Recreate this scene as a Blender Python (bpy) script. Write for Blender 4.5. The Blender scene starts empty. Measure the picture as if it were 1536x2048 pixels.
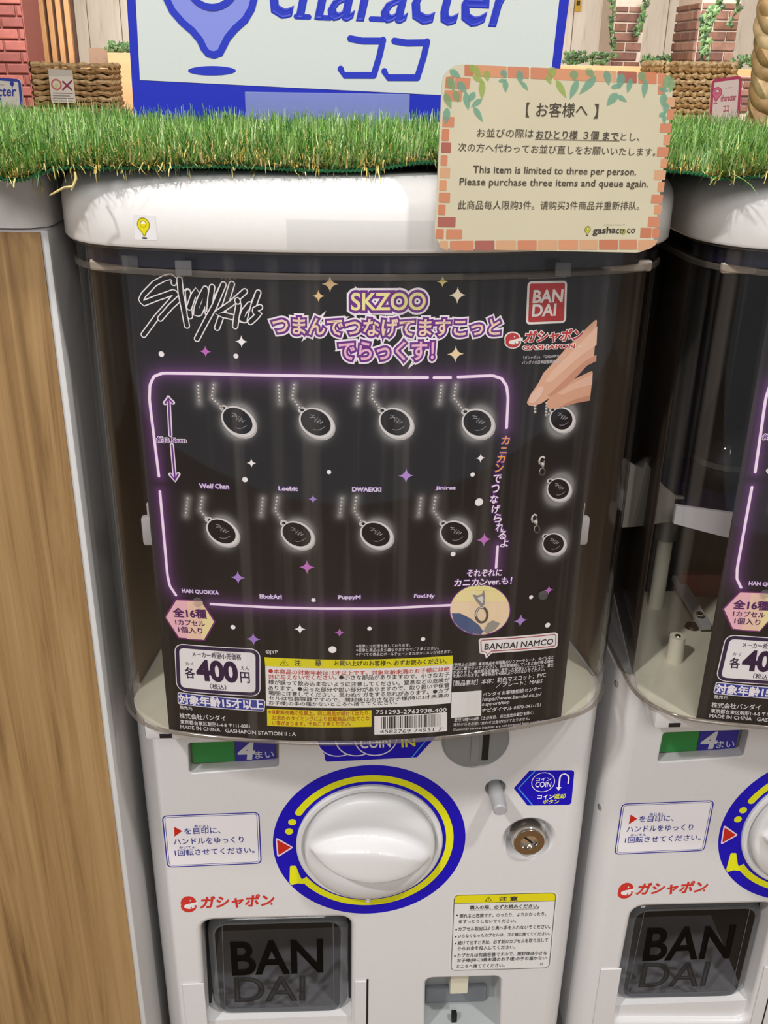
import bpy, bmesh, math, random
import numpy as np
from mathutils import Matrix, Vector
from mathutils.geometry import tessellate_polygon
random.seed(7); rng = np.random.default_rng(7)
S = bpy.context.scene; COL = S.collection
PI = math.pi

# ------------------------------------------------------------------ camera
F = 1950.0; PITCH, YAW, ROLL = 0.42685, 0.06139, 0.01660
CAM = np.array([-.0275, -.5623, 1.5275])
def cam_axes():
    cy, sy, cp, sp = math.cos(YAW), math.sin(YAW), math.cos(PITCH), math.sin(PITCH)
    fwd = np.array([sy*cp, cy*cp, -sp]); right = np.array([cy, -sy, 0.]); up = np.cross(right, fwd)
    cr, sr = math.cos(ROLL), math.sin(ROLL)
    return np.array([right*cr+up*sr, -right*sr+up*cr, fwd])
AX = cam_axes()
cd = bpy.data.cameras.new('camera'); cam = bpy.data.objects.new('camera', cd); COL.objects.link(cam)
cd.sensor_fit = 'VERTICAL'; cd.sensor_height = 24; cd.lens = 24*F/2048; cd.clip_start = .02; cd.clip_end = 60
m = Matrix.Identity(4)
for i in range(3):
    m[i][0] = AX[0][i]; m[i][1] = AX[1][i]; m[i][2] = -AX[2][i]; m[i][3] = CAM[i]
cam.matrix_world = m; S.camera = cam

# ------------------------------------------------------------------ world, lights, exposure
S.view_settings.view_transform = 'Standard'; S.view_settings.look = 'None'
S.view_settings.gamma = 1; S.view_settings.use_curve_mapping = False; S.view_settings.exposure = -0.12
S.cycles.transparent_max_bounces = 24; S.cycles.max_bounces = 8; S.cycles.caustics_reflective = False; S.cycles.caustics_refractive = False
w = bpy.data.worlds.new('shop_air'); S.world = w; w.use_nodes = True
w.node_tree.nodes['Background'].inputs[0].default_value = (.97, .98, 1.0, 1)
w.node_tree.nodes['Background'].inputs[1].default_value = 0.36
def area(name, loc, size, power, color=(1, .975, .955), target=None, shape='DISK'):
    l = bpy.data.lights.new(name, 'AREA'); l.shape = shape; l.size = size; l.energy = power; l.color = color
    o = bpy.data.objects.new(name, l); COL.objects.link(o); o.location = loc
    if target is not None:
        o.rotation_euler = (Vector(target)-Vector(loc)).to_track_quat('-Z', 'Y').to_euler()
    return o
area('ceiling_downlight', (-1.05, -1.25, 2.95), .12, 32, target=(0, 0, 1.1))
area('ceiling_downlight', (.75, -.85, 2.95), .12, 24, target=(.1, 0, 1.1))
area('ceiling_panel_light', (-.2, -2.3, 2.98), 1.0, 42, target=(0, -.2, 1.0), shape='SQUARE')
area('ceiling_panel_light', (-1.5, 5.0, 3.0), 1.4, 210, target=(-1.2, 9, 1.2), shape='SQUARE')
area('ceiling_panel_light', (2.2, 5.0, 3.0), 1.4, 230, target=(2.2, 9, 1.2), shape='SQUARE')
area('ceiling_panel_light', (.2, 2.2, 3.0), 1.0, 45, target=(.3, 4, 1.2), shape='SQUARE')

# ------------------------------------------------------------------ pixel rays onto real surfaces
def ray(px, py): return AX.T @ np.array([(px-768)/F, -(py-1024)/F, 1.0])
def at(px, py, Y):                                   # world point on the plane y = Y
    d = ray(px, py); return CAM + d*(Y-CAM[1])/d[1]
YA, XA = .375, -.012                                 # axis of the bowed fronts
def cyl_uv(R):
    def f(px, py):
        d = ray(px, py); ox, oy = CAM[0]-XA, CAM[1]-YA
        a = d[0]**2+d[1]**2; b = 2*(ox*d[0]+oy*d[1]); c = ox*ox+oy*oy-R*R
        t = (-b-math.sqrt(b*b-4*a*c))/(2*a); p = CAM+d*t
        return (math.atan2(p[0]-XA, YA-p[1])*R, p[2])
    return f
def cyl_map(R):
    def f(U, V, H):
        a = U/R; r = R+H
        return np.stack([XA+np.sin(a)*r, YA-np.cos(a)*r, V], 1)
    return f
def plane_uv(O, ex, ey):
    O, ex, ey = map(lambda q: np.array(q, float), (O, ex, ey)); n = np.cross(ex, ey)
    def f(px, py):
        d = ray(px, py); t = n@(O-CAM)/(n@d); p = CAM+d*t-O
        return (p@ex, p@ey)
    return f
def plane_map(O, ex, ey):
    O, ex, ey = map(lambda q: np.array(q, float), (O, ex, ey)); n = np.cross(ex, ey)
    return lambda U, V, H: O + U[:, None]*ex + V[:, None]*ey + H[:, None]*n

# ------------------------------------------------------------------ materials
def lin(c):
    if isinstance(c, str): c = [int(c[i:i+2], 16)/255 for i in (0, 2, 4)]
    return tuple((x/12.92 if x <= .04045 else ((x+.055)/1.055)**2.4) for x in c)
MATS = {}
def mat(name, color='808080', rough=.5, metal=0, noise=0, nscale=40, bump=0, coat=0, spec=.5, trans=0, stretch=(1, 1, 1), color2=None, vcol=False, emit=0):
    if name in MATS: return MATS[name]
    M = bpy.data.materials.new(name); M.use_nodes = True; nt = M.node_tree; b = nt.nodes['Principled BSDF']
    c = lin(color); b.inputs['Base Color'].default_value = (*c, 1)
    b.inputs['Roughness'].default_value = rough; b.inputs['Metallic'].default_value = metal
    b.inputs['Specular IOR Level'].default_value = spec; b.inputs['Coat Weight'].default_value = coat
    b.inputs['Transmission Weight'].default_value = trans
    if emit: b.inputs['Emission Color'].default_value = (*c, 1); b.inputs['Emission Strength'].default_value = emit
    if noise or bump:
        tc = nt.nodes.new('ShaderNodeTexCoord'); mp = nt.nodes.new('ShaderNodeMapping'); mp.inputs['Scale'].default_value = stretch
        n = nt.nodes.new('ShaderNodeTexNoise'); n.inputs['Scale'].default_value = nscale; n.inputs['Detail'].default_value = 5
        nt.links.new(tc.outputs['Object'], mp.inputs[0]); nt.links.new(mp.outputs[0], n.inputs['Vector'])
        if noise:
            r = nt.nodes.new('ShaderNodeValToRGB'); c2 = lin(color2) if color2 else tuple(x*(1-noise) for x in c)
            r.color_ramp.elements[0].position = .35; r.color_ramp.elements[1].position = .65
            r.color_ramp.elements[0].color = (*c2, 1); r.color_ramp.elements[1].color = (*c, 1)
            nt.links.new(n.outputs['Fac'], r.inputs[0]); nt.links.new(r.outputs[0], b.inputs['Base Color'])
        if bump:
            bp = nt.nodes.new('ShaderNodeBump'); bp.inputs['Strength'].default_value = bump; bp.inputs['Distance'].default_value = .002
            nt.links.new(n.outputs['Fac'], bp.inputs['Height']); nt.links.new(bp.outputs[0], b.inputs['Normal'])
    if vcol:
        a = nt.nodes.new('ShaderNodeAttribute'); a.attribute_name = 'col'; nt.links.new(a.outputs['Color'], b.inputs['Base Color'])
    MATS[name] = M; return M
def clear(name, tint=(.93, .92, .9), rough=.03, body=0.0, bodycol='b0aca4', ior=1.45, streak=False):
    """thin clear plastic: transparent sheet with a fresnel gloss and a little body colour"""
    M = bpy.data.materials.new(name); M.use_nodes = True; nt = M.node_tree; nt.nodes.clear()
    out = nt.nodes.new('ShaderNodeOutputMaterial'); t = nt.nodes.new('ShaderNodeBsdfTransparent'); t.inputs[0].default_value = (*tint, 1)
    d = nt.nodes.new('ShaderNodeBsdfDiffuse'); d.inputs[0].default_value = (*lin(bodycol), 1)
    mx = nt.nodes.new('ShaderNodeMixShader'); mx.inputs[0].default_value = body
    nt.links.new(t.outputs[0], mx.inputs[1]); nt.links.new(d.outputs[0], mx.inputs[2])
    g = nt.nodes.new('ShaderNodeBsdfGlossy'); g.inputs['Roughness'].default_value = rough
    lw = nt.nodes.new('ShaderNodeLayerWeight'); lw.inputs['Blend'].default_value = .5; f0 = ((ior-1)/(ior+1))**2
    pw = nt.nodes.new('ShaderNodeMath'); pw.operation = 'POWER'; pw.inputs[1].default_value = 5; nt.links.new(lw.outputs['Facing'], pw.inputs[0])
    fr = nt.nodes.new('ShaderNodeMath'); fr.operation = 'MULTIPLY_ADD'; fr.inputs[1].default_value = 1-f0; fr.inputs[2].default_value = f0; nt.links.new(pw.outputs[0], fr.inputs[0])
    m2 = nt.nodes.new('ShaderNodeMixShader'); nt.links.new(fr.outputs[0], m2.inputs[0])
    nt.links.new(mx.outputs[0], m2.inputs[1]); nt.links.new(g.outputs[0], m2.inputs[2])
    if streak:
        tc = nt.nodes.new('ShaderNodeTexCoord'); mp = nt.nodes.new('ShaderNodeMapping'); mp.inputs['Scale'].default_value = (90, 90, 2.0)
        n = nt.nodes.new('ShaderNodeTexNoise'); n.inputs['Scale'].default_value = 1; n.inputs['Detail'].default_value = 3
        mr = nt.nodes.new('ShaderNodeMapRange'); mr.inputs[1].default_value = .5; mr.inputs[2].default_value = .85; mr.inputs[3].default_value = 0; mr.inputs[4].default_value = body*3+.05
        nt.links.new(tc.outputs['Object'], mp.inputs[0]); nt.links.new(mp.outputs[0], n.inputs['Vector']); nt.links.new(n.outputs['Fac'], mr.inputs[0]); nt.links.new(mr.outputs[0], mx.inputs[0])
    nt.links.new(m2.outputs[0], out.inputs[0]); MATS[name] = M; return M
def wood(name, c1, c2, c3, scale=(1, 1, 1), grain=60, rough=.45):
    M = bpy.data.materials.new(name); M.use_nodes = True; nt = M.node_tree; b = nt.nodes['Principled BSDF']; b.inputs['Roughness'].default_value = rough
    tc = nt.nodes.new('ShaderNodeTexCoord'); mp = nt.nodes.new('ShaderNodeMapping'); mp.inputs['Scale'].default_value = scale
    n1 = nt.nodes.new('ShaderNodeTexNoise'); n1.inputs['Scale'].default_value = grain; n1.inputs['Detail'].default_value = 8; n1.inputs['Roughness'].default_value = .65; n1.inputs['Distortion'].default_value = .6
    n2 = nt.nodes.new('ShaderNodeTexNoise'); n2.inputs['Scale'].default_value = grain/6; n2.inputs['Detail'].default_value = 3
    nt.links.new(tc.outputs['Object'], mp.inputs[0]); nt.links.new(mp.outputs[0], n1.inputs['Vector']); nt.links.new(mp.outputs[0], n2.inputs['Vector'])
    r = nt.nodes.new('ShaderNodeValToRGB'); e = r.color_ramp.elements
    e[0].position = .3; e[0].color = (*lin(c1), 1); e[1].position = .72; e[1].color = (*lin(c3), 1)
    k = e.new(.48); k.color = (*lin(c2), 1)
    mx = nt.nodes.new('ShaderNodeMix'); mx.data_type = 'FLOAT'; mx.inputs[0].default_value = .4
    nt.links.new(n1.outputs['Fac'], mx.inputs[2]); nt.links.new(n2.outputs['Fac'], mx.inputs[3]); nt.links.new(mx.outputs[0], r.inputs[0]); nt.links.new(r.outputs[0], b.inputs['Base Color'])
    MATS[name] = M; return M

WHITE = mat('white_plastic', 'd6d5d6', .22, coat=.15, noise=.02, nscale=300)
WHITE2 = mat('white_knob_plastic', 'd9d9da', .36)
LIDW = mat('white_lid_plastic', 'ecebea', .22, coat=.15, noise=.02, nscale=300)
CREAM = mat('cream_plastic', 'd6d3c0', .35)
CLEAR = clear('clear_hood_plastic', (.98, .975, .97), .03, .012, 'b8b2aa', streak=True)
CLEARRIM = clear('hood_rim_plastic', (.74, .71, .68), .10, .16, 'a89e94')
CLEARP = clear('clear_part_plastic', (.85, .85, .85), .05, .12, 'b0b0b0')
SMOKE = clear('smoked_flap_plastic', (.38, .39, .41), .10, .025, '60646a')
SMOKE2 = clear('smoked_flap_edge', (.6, .61, .63), .06, .25, '9a9c9c')
BLACK = mat('black_void', '050507', .6)
DARK = mat('dark_plastic_and_shade', '19161b', .5)
BROWN = mat('brown_inner_plastic', '7a695c', .5)
GREY = mat('grey_plastic', '86888a', .35)
GREYL = mat('light_grey_plastic', 'a3a3a6', .3)
CHROME = mat('chrome', 'd8d4cc', .12, 1)
BRASS = mat('nickel_brass', '9a8468', .25, .9)
INK = {}
def ink(c, rough=.35):
    k = 'ink_'+c
    if k not in MATS: mat(k, c, rough, spec=.3)
    return MATS[k]

# ------------------------------------------------------------------ objects
def prop(o, label=None, cat=None, group=None, kind=None):
    if label: o['label'] = label
    if cat: o['category'] = cat
    if group: o['group'] = group
    if kind: o['kind'] = kind
    return o
def empty(name, loc=(0, 0, 0), label=None, cat=None, group=None, parent=None, kind=None):
    o = bpy.data.objects.new(name, None); COL.objects.link(o); o.location = loc; o.empty_display_size = .02
    if parent: o.parent = parent
    return prop(o, label, cat, group, kind)
def wloc(o):
    v = Vector((0, 0, 0))
    while o: v += o.location; o = o.parent
    return v
def mesh(name, V, Fc, mats, parent=None, smooth=False, midx=None, label=None, cat=None, group=None, kind=None, cols=None, origin=None):
    """vertices are given in world space; the object is placed under its parent"""
    V = np.asarray(V, float).reshape(-1, 3)
    me = bpy.data.meshes.new(name)
    base = np.array(wloc(parent)) if parent else np.zeros(3)
    org = np.array(origin, float) if origin is not None else (np.array([(V[:, 0].min()+V[:, 0].max())/2, (V[:, 1].min()+V[:, 1].max())/2, V[:, 2].min()]))
    me.from_pydata((V-org).tolist(), [], [tuple(f) for f in Fc])
    if not isinstance(mats, (list, tuple)): mats = [mats]
    for m_ in mats: me.materials.append(m_)
    if midx is not None: me.polygons.foreach_set('material_index', np.asarray(midx, np.int32))
    if smooth: me.polygons.foreach_set('use_smooth', np.ones(len(me.polygons), bool))
    if cols is not None:
        a = me.color_attributes.new('col', 'FLOAT_COLOR', 'POINT'); a.data.foreach_set('color', np.asarray(cols, np.float32).ravel())
    me.update()
    o = bpy.data.objects.new(name, me); COL.objects.link(o); o.location = org-base
    if parent: o.parent = parent
    if smooth:
        try: me.set_sharp_from_angle(angle=math.radians(38))
        except Exception: pass
    return prop(o, label, cat, group, kind)
class MB:
    def __init__(s): s.V = []; s.F = []; s.M = []; s.n = 0
    def add(s, V, Fc, mi=0):
        V = np.asarray(V, float).reshape(-1, 3); s.V.append(V); s.F += [tuple(int(i)+s.n for i in f) for f in Fc]; s.M += [mi]*len(Fc); s.n += len(V); return s
    def box(s, x0, x1, y0, y1, z0, z1, mi=0, bev=0):
        if bev <= 0:
            V = [(x, y, z) for z in (z0, z1) for y in (y0, y1) for x in (x0, x1)]
            return s.add(V, [(0, 2, 3, 1), (4, 5, 7, 6), (0, 1, 5, 4), (2, 6, 7, 3), (0, 4, 6, 2), (1, 3, 7, 5)], mi)
        bm = bmesh.new(); bmesh.ops.create_cube(bm, size=1)
        for v in bm.verts: v.co = ((x0+x1)/2+v.co.x*(x1-x0), (y0+y1)/2+v.co.y*(y1-y0), (z0+z1)/2+v.co.z*(z1-z0))
        bmesh.ops.bevel(bm, geom=bm.edges[:], offset=bev, segments=2, affect='EDGES', profile=.5)
        bm.verts.ensure_lookup_table(); bm.verts.index_update()
        s.add([v.co[:] for v in bm.verts], [[v.index for v in f.verts] for f in bm.faces], mi); bm.free(); return s
    def tube(s, pts, r, n=10, mi=0, cap=True, squash=1):
        pts = [np.array(p, float) for p in pts]; rs = r if hasattr(r, '__len__') else [r]*len(pts); V = []; Fc = []
        up = None
        for i, p in enumerate(pts):
            t = pts[min(i+1, len(pts)-1)]-pts[max(i-1, 0)]; t /= np.linalg.norm(t)+1e-12
            if up is None: up = np.array([0, 0, 1.]) if abs(t[2]) < .9 else np.array([1., 0, 0])
            a = np.cross(t, up); a /= np.linalg.norm(a)+1e-12; b = np.cross(a, t); up = b
            for k in range(n):
                q = 2*PI*k/n; V.append(p+rs[i]*(a*math.cos(q)+b*math.sin(q)*squash))
        for i in range(len(pts)-1):
            for k in range(n): Fc.append((i*n+k, i*n+(k+1) % n, (i+1)*n+(k+1) % n, (i+1)*n+k))
        if cap: Fc += [tuple(range(n))[::-1], tuple(range((len(pts)-1)*n, len(pts)*n))]
        return s.add(V, Fc, mi)
    def lathe(s, c, prof, axis='-y', n=40, mi=0, sx=1, sz=1, cap=True):
        """profile of (radius, out): revolved round an axis through c"""
        c = np.array(c, float); V = []; Fc = []
        for (r, h) in prof:
            for k in range(n):
                q = 2*PI*k/n; a, b = r*math.cos(q)*sx, r*math.sin(q)*sz
                V.append(c+(np.array([a, -h, b]) if axis == '-y' else np.array([a, b, h])))
        for i in range(len(prof)-1):
            for k in range(n): Fc.append((i*n+k, i*n+(k+1) % n, (i+1)*n+(k+1) % n, (i+1)*n+k))
        if cap and prof[-1][0] > 1e-6: Fc.append(tuple(range((len(prof)-1)*n, len(prof)*n)))
        return s.add(V, Fc, mi)
    def sphere(s, c, r, n=12, mi=0, sc=(1, 1, 1)):
        V = []; Fc = []; m_ = n//2
        for i in range(m_+1):
            t = PI*i/m_
            for k in range(n):
                q = 2*PI*k/n; V.append((c[0]+r*sc[0]*math.sin(t)*math.cos(q), c[1]+r*sc[1]*math.sin(t)*math.sin(q), c[2]+r*sc[2]*math.cos(t)))
        for i in range(m_):
            for k in range(n): Fc.append((i*n+k, (i+1)*n+k, (i+1)*n+(k+1) % n, i*n+(k+1) % n))
        return s.add(V, Fc, mi)
    def build(s, name, mats, parent=None, smooth=False, **k):
        return mesh(name, np.concatenate(s.V), s.F, mats, parent, smooth, s.M, **k)
def kids(o): return list(o.children)
def copy_tree(o, parent=None):
    c = o.copy(); COL.objects.link(c)
    if parent: c.parent = parent
    for k in kids(o): copy_tree(k, c)
    return c

# ------------------------------------------------------------------ 2D outlines
def rpoly(P, r, n=6):
    out = []; N = len(P)
    for i in range(N):
        p = np.array(P[i], float); a = np.array(P[i-1], float)-p; b = np.array(P[(i+1) % N], float)-p
        la, lb = np.linalg.norm(a), np.linalg.norm(b); a /= la; b /= lb
        rr = r[i] if hasattr(r, '__len__') else r
        if rr <= 0: out.append(p); continue
        ang = math.acos(max(-1, min(1, a@b))); t = min(rr/math.tan(ang/2), la*.49, lb*.49)
        p0, p1 = p+a*t, p+b*t
        for k in range(n+1):
            s = k/n; out.append((1-s)**2*p0+2*s*(1-s)*(p*.82+(p0+p1)/2*.18)+s*s*p1)
    return np.array(out)
def ellipse(c, rx, ry, n=40, rot=0, a0=0, a1=2*PI, closed=True):
    q = np.linspace(a0, a1, n, endpoint=not closed); x, y = rx*np.cos(q), ry*np.sin(q)
    return np.stack([c[0]+x*math.cos(rot)-y*math.sin(rot), c[1]+x*math.sin(rot)+y*math.cos(rot)], 1)
def star4(c, r, k=.22):
    P = []
    for i in range(4):
        for j in range(5):
            a = i*PI/2; t = j/5
            p0 = np.array([math.cos(a), math.sin(a)]); p1 = np.array([math.cos(a+PI/2), math.sin(a+PI/2)]); pm = (p0+p1)*.5*k
            P.append((1-t)**2*p0+2*t*(1-t)*pm+t*t*p1)
    return np.array(c)+np.array(P)*r
def ccw(P):
    P = np.asarray(P, float); A = np.sum(P[:, 0]*np.roll(P[:, 1], -1)-np.roll(P[:, 0], -1)*P[:, 1]); return P if A > 0 else P[::-1]
def fill(loops):
    loops = [np.asarray(l, float) for l in loops]; V = np.concatenate(loops)
    T = tessellate_polygon([[Vector((p[0], p[1], 0)) for p in l] for l in loops])
    out = []
    for t in T:
        a, b, c = V[t[0]], V[t[1]], V[t[2]]
        out.append(tuple(t) if (b[0]-a[0])*(c[1]-a[1])-(b[1]-a[1])*(c[0]-a[0]) > 0 else (t[0], t[2], t[1]))
    return V, out
def ribbon(P, w_, closed=False, caps=True):
    P = np.asarray(P, float); N = len(P); V = []; Fc = []; T = np.zeros_like(P)
    for i in range(N):
        a = P[(i-1) % N] if closed or i > 0 else P[i]; b = P[(i+1) % N] if closed or i < N-1 else P[i]
        t = b-a; T[i] = t/(np.linalg.norm(t)+1e-12)
    nrm = np.stack([-T[:, 1], T[:, 0]], 1)
    ww = np.asarray(w_ if hasattr(w_, '__len__') else [w_]*N)[:, None]/2
    V = np.concatenate([P-nrm*ww, P+nrm*ww])
    for i in range(N if closed else N-1):
        j = (i+1) % N; Fc.append((i, j, N+j, N+i))
    V = list(V)
    if caps and not closed:
        for e, i in ((0, 0), (1, N-1)):
            a_ = math.atan2(T[i][1], T[i][0])+(PI/2 if e == 0 else -PI/2); r_ = float(ww[i][0]); n0 = len(V)
            V += list(ellipse(P[i], r_, r_, 8, 0, a_, a_+PI, False)); Fc.append(tuple(range(n0, n0+8)))
    return np.array(V), Fc
# text -> triangles in a unit box
_tc = bpy.data.curves.new('type', 'FONT'); _to = bpy.data.objects.new('type', _tc); COL.objects.link(_to)
_cache = {}
def text_mesh(body, bold=0.0, outline=0.0, res=2):
    k = (body, bold, outline)
    if k in _cache: return _cache[k]
    _tc.body = body; _tc.offset = bold; _tc.resolution_u = 5 if (outline > .05 or len(body) < 9) else 2; _tc.space_character = 1.0
    if outline: _tc.fill_mode = 'NONE'; _tc.bevel_depth = outline; _tc.bevel_resolution = 2 if outline > .05 else 0
    else: _tc.fill_mode = 'FRONT'; _tc.bevel_depth = 0
    bpy.context.view_layer.update()
    me = bpy.data.meshes.new_from_object(_to.evaluated_get(bpy.context.evaluated_depsgraph_get()))
    V = np.zeros(len(me.vertices)*3); me.vertices.foreach_get('co', V); V = V.reshape(-1, 3); V[:, 2] = V[:, 2]/outline*.8 if outline else 0
    Fc = []
    for p in me.polygons:
        if outline and p.normal.z < .05: continue
        vs = tuple(p.vertices)
        if not outline and p.normal.z < 0: vs = vs[::-1]
        Fc.append(vs)
    bpy.data.meshes.remove(me); _cache[k] = (V.copy(), Fc); return _cache[k]

class Sheet:
    """flat print on a surface; px positions are read from the photograph onto the surface itself"""
    def __init__(s, uv, mp, curved=0): s.uv = uv; s.mp = mp; s.curved = curved; s.items = {}; s.order = []
    def q(s, P): return np.array([s.uv(*p) for p in P])
    def raw(s, key, V, Fc, color, h):
        if key not in s.items: s.items[key] = []; s.order.append(key)
        V = np.asarray(V, float)
        if V.shape[1] == 2: V = np.column_stack([V, np.zeros(len(V))])
        s.n = getattr(s, 'n', 0)+1; s.items[key].append((V, Fc, color, h+.02*(s.n % 10)))
    def poly(s, key, P, color, h, r=0, px=True):
        U = ccw(s.q(P) if px else np.asarray(P, float))
        if r: U = rpoly(U, r)
        V, T = fill([U]); s.raw(key, V, T, color, h); return U
    def loop(s, key, U, w_, color, h):
        V, Fc = ribbon(U, w_, closed=True); s.raw(key, V, Fc, color, h)
    def ring(s, key, P, inner, color, h):
        V, T = fill([ccw(P), ccw(inner)]); s.raw(key, V, T, color, h)
    def line(s, key, P, w_, color, h, px=True, caps=True):
        U = s.q(P) if px else np.asarray(P, float); V, Fc = ribbon(U, w_, caps=caps); s.raw(key, V, Fc, color, h)
    def text(s, key, body, x0, y0, x1, y1, hpx, color, h=3, bold=0.0, outlines=(), italic=0.0):
        a, b = s.q([(x0, y0), (x1, y1)]); mid = s.q([((x0+x1)/2, (y0+y1)/2), ((x0+x1)/2, (y0+y1)/2-hpx)])
        ht = mid[1][1]-mid[0][1]; ex = b-a; ln = np.linalg.norm(ex); ex = ex/ln; ey = np.array([-ex[1], ex[0]])
        V, Fc = text_mesh(body, 0.0); mn, mx = V.min(0)[:2], V.max(0)[:2]; sc = np.array([ln, ht])/(mx-mn)
        def put(V, Fc, c, hh):
            W_ = (V[:, :2]-mn)*sc; W_[:, 0] += W_[:, 1]*italic
            s.raw(key, np.column_stack([a+W_[:, :1]*ex+W_[:, 1:]*ey, V[:, 2]]), Fc, c, hh)
        if bold: V3, F3 = text_mesh(body, 0.0, bold); put(V3, F3, color, h+.05)
        for j, (ow, oc) in enumerate(outlines):
            V2, F2 = text_mesh(body, 0.0, ow); put(V2, F2, oc, h-(len(outlines)-j))
        put(V, Fc, color, h)
    def flush(s, parent, off=(0, 0, 0), layer=1e-4):
        made = {}
        for key in s.order:
            mb = MB(); mats = []
            for V, Fc, color, h in s.items[key]:
                V2 = np.asarray(V, float)
                if s.curved and np.ptp(V2[:, 0]) > s.curved*1.3 and len(Fc) < 4000:
                    bm = bmesh.new(); vs = [bm.verts.new((p[0], p[1], p[2])) for p in V2]
                    for f in Fc:
                        try: bm.faces.new([vs[i] for i in f])
                        except ValueError: pass
                    x = math.ceil(V2[:, 0].min()/s.curved)*s.curved
                    # only needed for wide faces
                    if max(np.ptp(V2[list(f), 0]) for f in Fc) > s.curved*1.3:
                        while x < V2[:, 0].max():
                            bmesh.ops.bisect_plane(bm, geom=bm.verts[:]+bm.edges[:]+bm.faces[:], plane_co=(x, 0, 0), plane_no=(1, 0, 0)); x += s.curved
                    bm.verts.index_update(); V2 = np.array([v.co[:] for v in bm.verts]); Fc = [[v.index for v in f.verts] for f in bm.faces]; bm.free()
                mt = color if not isinstance(color, str) else ink(color)
                if mt not in mats: mats.append(mt)
                P = s.mp(V2[:, 0], V2[:, 1], (h+.5+V2[:, 2])*layer); mb.add(P, Fc, mats.index(mt))
            parts = key.split('/'); name = parts[-1].split('#')[0]
            par = parent if len(parts) == 1 else made.get(parts[0], parent)
            made[parts[0] if len(parts) == 1 else key] = mb.build(name, mats, par)
        return made

# ================================================================== THE SETTING
def slab(name, x0, x1, y0, y1, z0, z1, m_, **k): return MB().box(x0, x1, y0, y1, z0, z1).build(name, m_, None, kind='structure', **k)
WASH = wood('whitewashed_wood', 'a89c8c', 'e2dacd', 'f6f0e6', (1, 1, .10), 16, .7)
TAN = wood('tan_board_wood', 'a87e54', 'b88c60', 'c49a6e', (.2, 1, 1), 20)
SLATW = wood('slat_wood', 'a87850', 'c0905f', 'cf9f70', (1, 1, .1), 20)
FLOORM = wood('floor_wood', '8a7458', 'a58c6c', 'b39a78', (1, .15, 1), 8)
slab('floor', -4, 5, -3, 9.8, -.05, 0, FLOORM)
slab('ceiling', -4, 5, -3, 9.8, 3.2, 3.25, mat('ceiling_paint', 'd8d4cc', .9, noise=.03))
wb = slab('wall_back', -4, 5, 9.6, 9.8, 0, 3.2, mat('wall_backing', '8a8274', .9, noise=.05))
pm = None
for i in range(30):
    x = -4+.3*i
    o = MB().box(x+.003, x+.297, 9.57+.004*(i % 3), 9.6, .05, 3.19, bev=.004).build('plank', WASH, wb)
slab('wall_left', -4.1, -4, -3, 9.8, 0, 3.2, WASH); slab('wall_right', 5, 5.1, -3, 9.8, 0, 3.2, WASH)
MORTAR = mat('mortar', 'b9a99a', .9, noise=.1, nscale=30); MORTAR2 = mat('painted_mortar', '7d443c', .8)
BR = [mat('brown_brick_%d' % i, c, .85, noise=.25, nscale=30, bump=.4) for i, c in enumerate(('7d5a4c', '6b4a40', '8d6a5a', '74503f'))]
BRR = [mat('painted_brick_%d' % i, c, .6, noise=.2, nscale=25, bump=.5) for i, c in enumerate(('82443c', '743a33', '8c4c42'))]
def brick_face(parent, p0, ex, width, z0, z1, nout, mats, ch=.066, bw=.2, gap=.012, uneven=.006):
    """bricks on one vertical face, running from p0 along ex"""
    z = z0; row = 0; ex = np.array(ex, float); nout = np.array(nout, float)
    while z < z1:
        u = -bw*.5 if row % 2 else 0.0
        while u < width:
            a, b = max(u, 0)+gap/2, min(u+bw, width)-gap/2
            if b-a > .02:
                d = .012+random.random()*uneven; q = np.array(p0, float); zt = min(z+ch-gap, z1)
                c = [q+ex*a, q+ex*b, q+ex*b+nout*d, q+ex*a+nout*d]; bvl = .006
                c2 = [q+ex*(a+bvl)+nout*(d+.004), q+ex*(b-bvl)+nout*(d+.004)]
                V = [];
                for zz in (z, zt): V += [(k_[0], k_[1], zz) for k_ in c]
                V += [(c2[0][0], c2[0][1], z+bvl), (c2[1][0], c2[1][1], z+bvl), (c2[1][0], c2[1][1], zt-bvl), (c2[0][0], c2[0][1], zt-bvl)]
                Fc = [(0, 1, 2, 3), (7, 6, 5, 4), (0, 3, 7, 4), (1, 5, 6, 2), (3, 2, 9, 8), (2, 6, 10, 9), (6, 7, 11, 10), (7, 3, 8, 11), (8, 9, 10, 11)]
                mesh('brick', V, Fc, random.choice(mats), parent)
            u += bw
        z += ch; row += 1
def pillar(name, xl, xr, Y, side, label, z_lo=1.35, z_hi=1.98, mats=BR, mortar=MORTAR, depth=.4, name_mats=None):
    a, b = at(xl, 60, Y), at(xr, 60, Y)
    core = MB().box(a[0], b[0], Y, Y+depth, 0, 3.19).build(name, mortar, None)
    brick_face(core, (a[0], Y, 0), (1, 0, 0), b[0]-a[0], z_lo, z_hi, (0, -1, 0), mats)
    if side == 'R': brick_face(core, (b[0], Y, 0), (0, 1, 0), depth, z_lo, z_hi, (1, 0, 0), mats)
    if side == 'L': brick_face(core, (a[0], Y+depth, 0), (0, -1, 0), depth, z_lo, z_hi, (-1, 0, 0), mats)
    return prop(core, label, 'pillar')
p1 = pillar('brick_pillar', 1227, 1286, 7.6, '', 'narrow brown brick pillar with ivy down its left edge, beyond the notice card')
p2 = pillar('brick_pillar', 1397, 1474, 7.0, 'L', 'wide brown brick pillar with ivy hanging in front, above the knotted basket', depth=.5)
p3 = pillar('brick_pillar', -60, 50, 6.4, '', 'red painted brick pillar at the left edge of the picture', 1.2, 1.96, BRR, MORTAR2)
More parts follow.
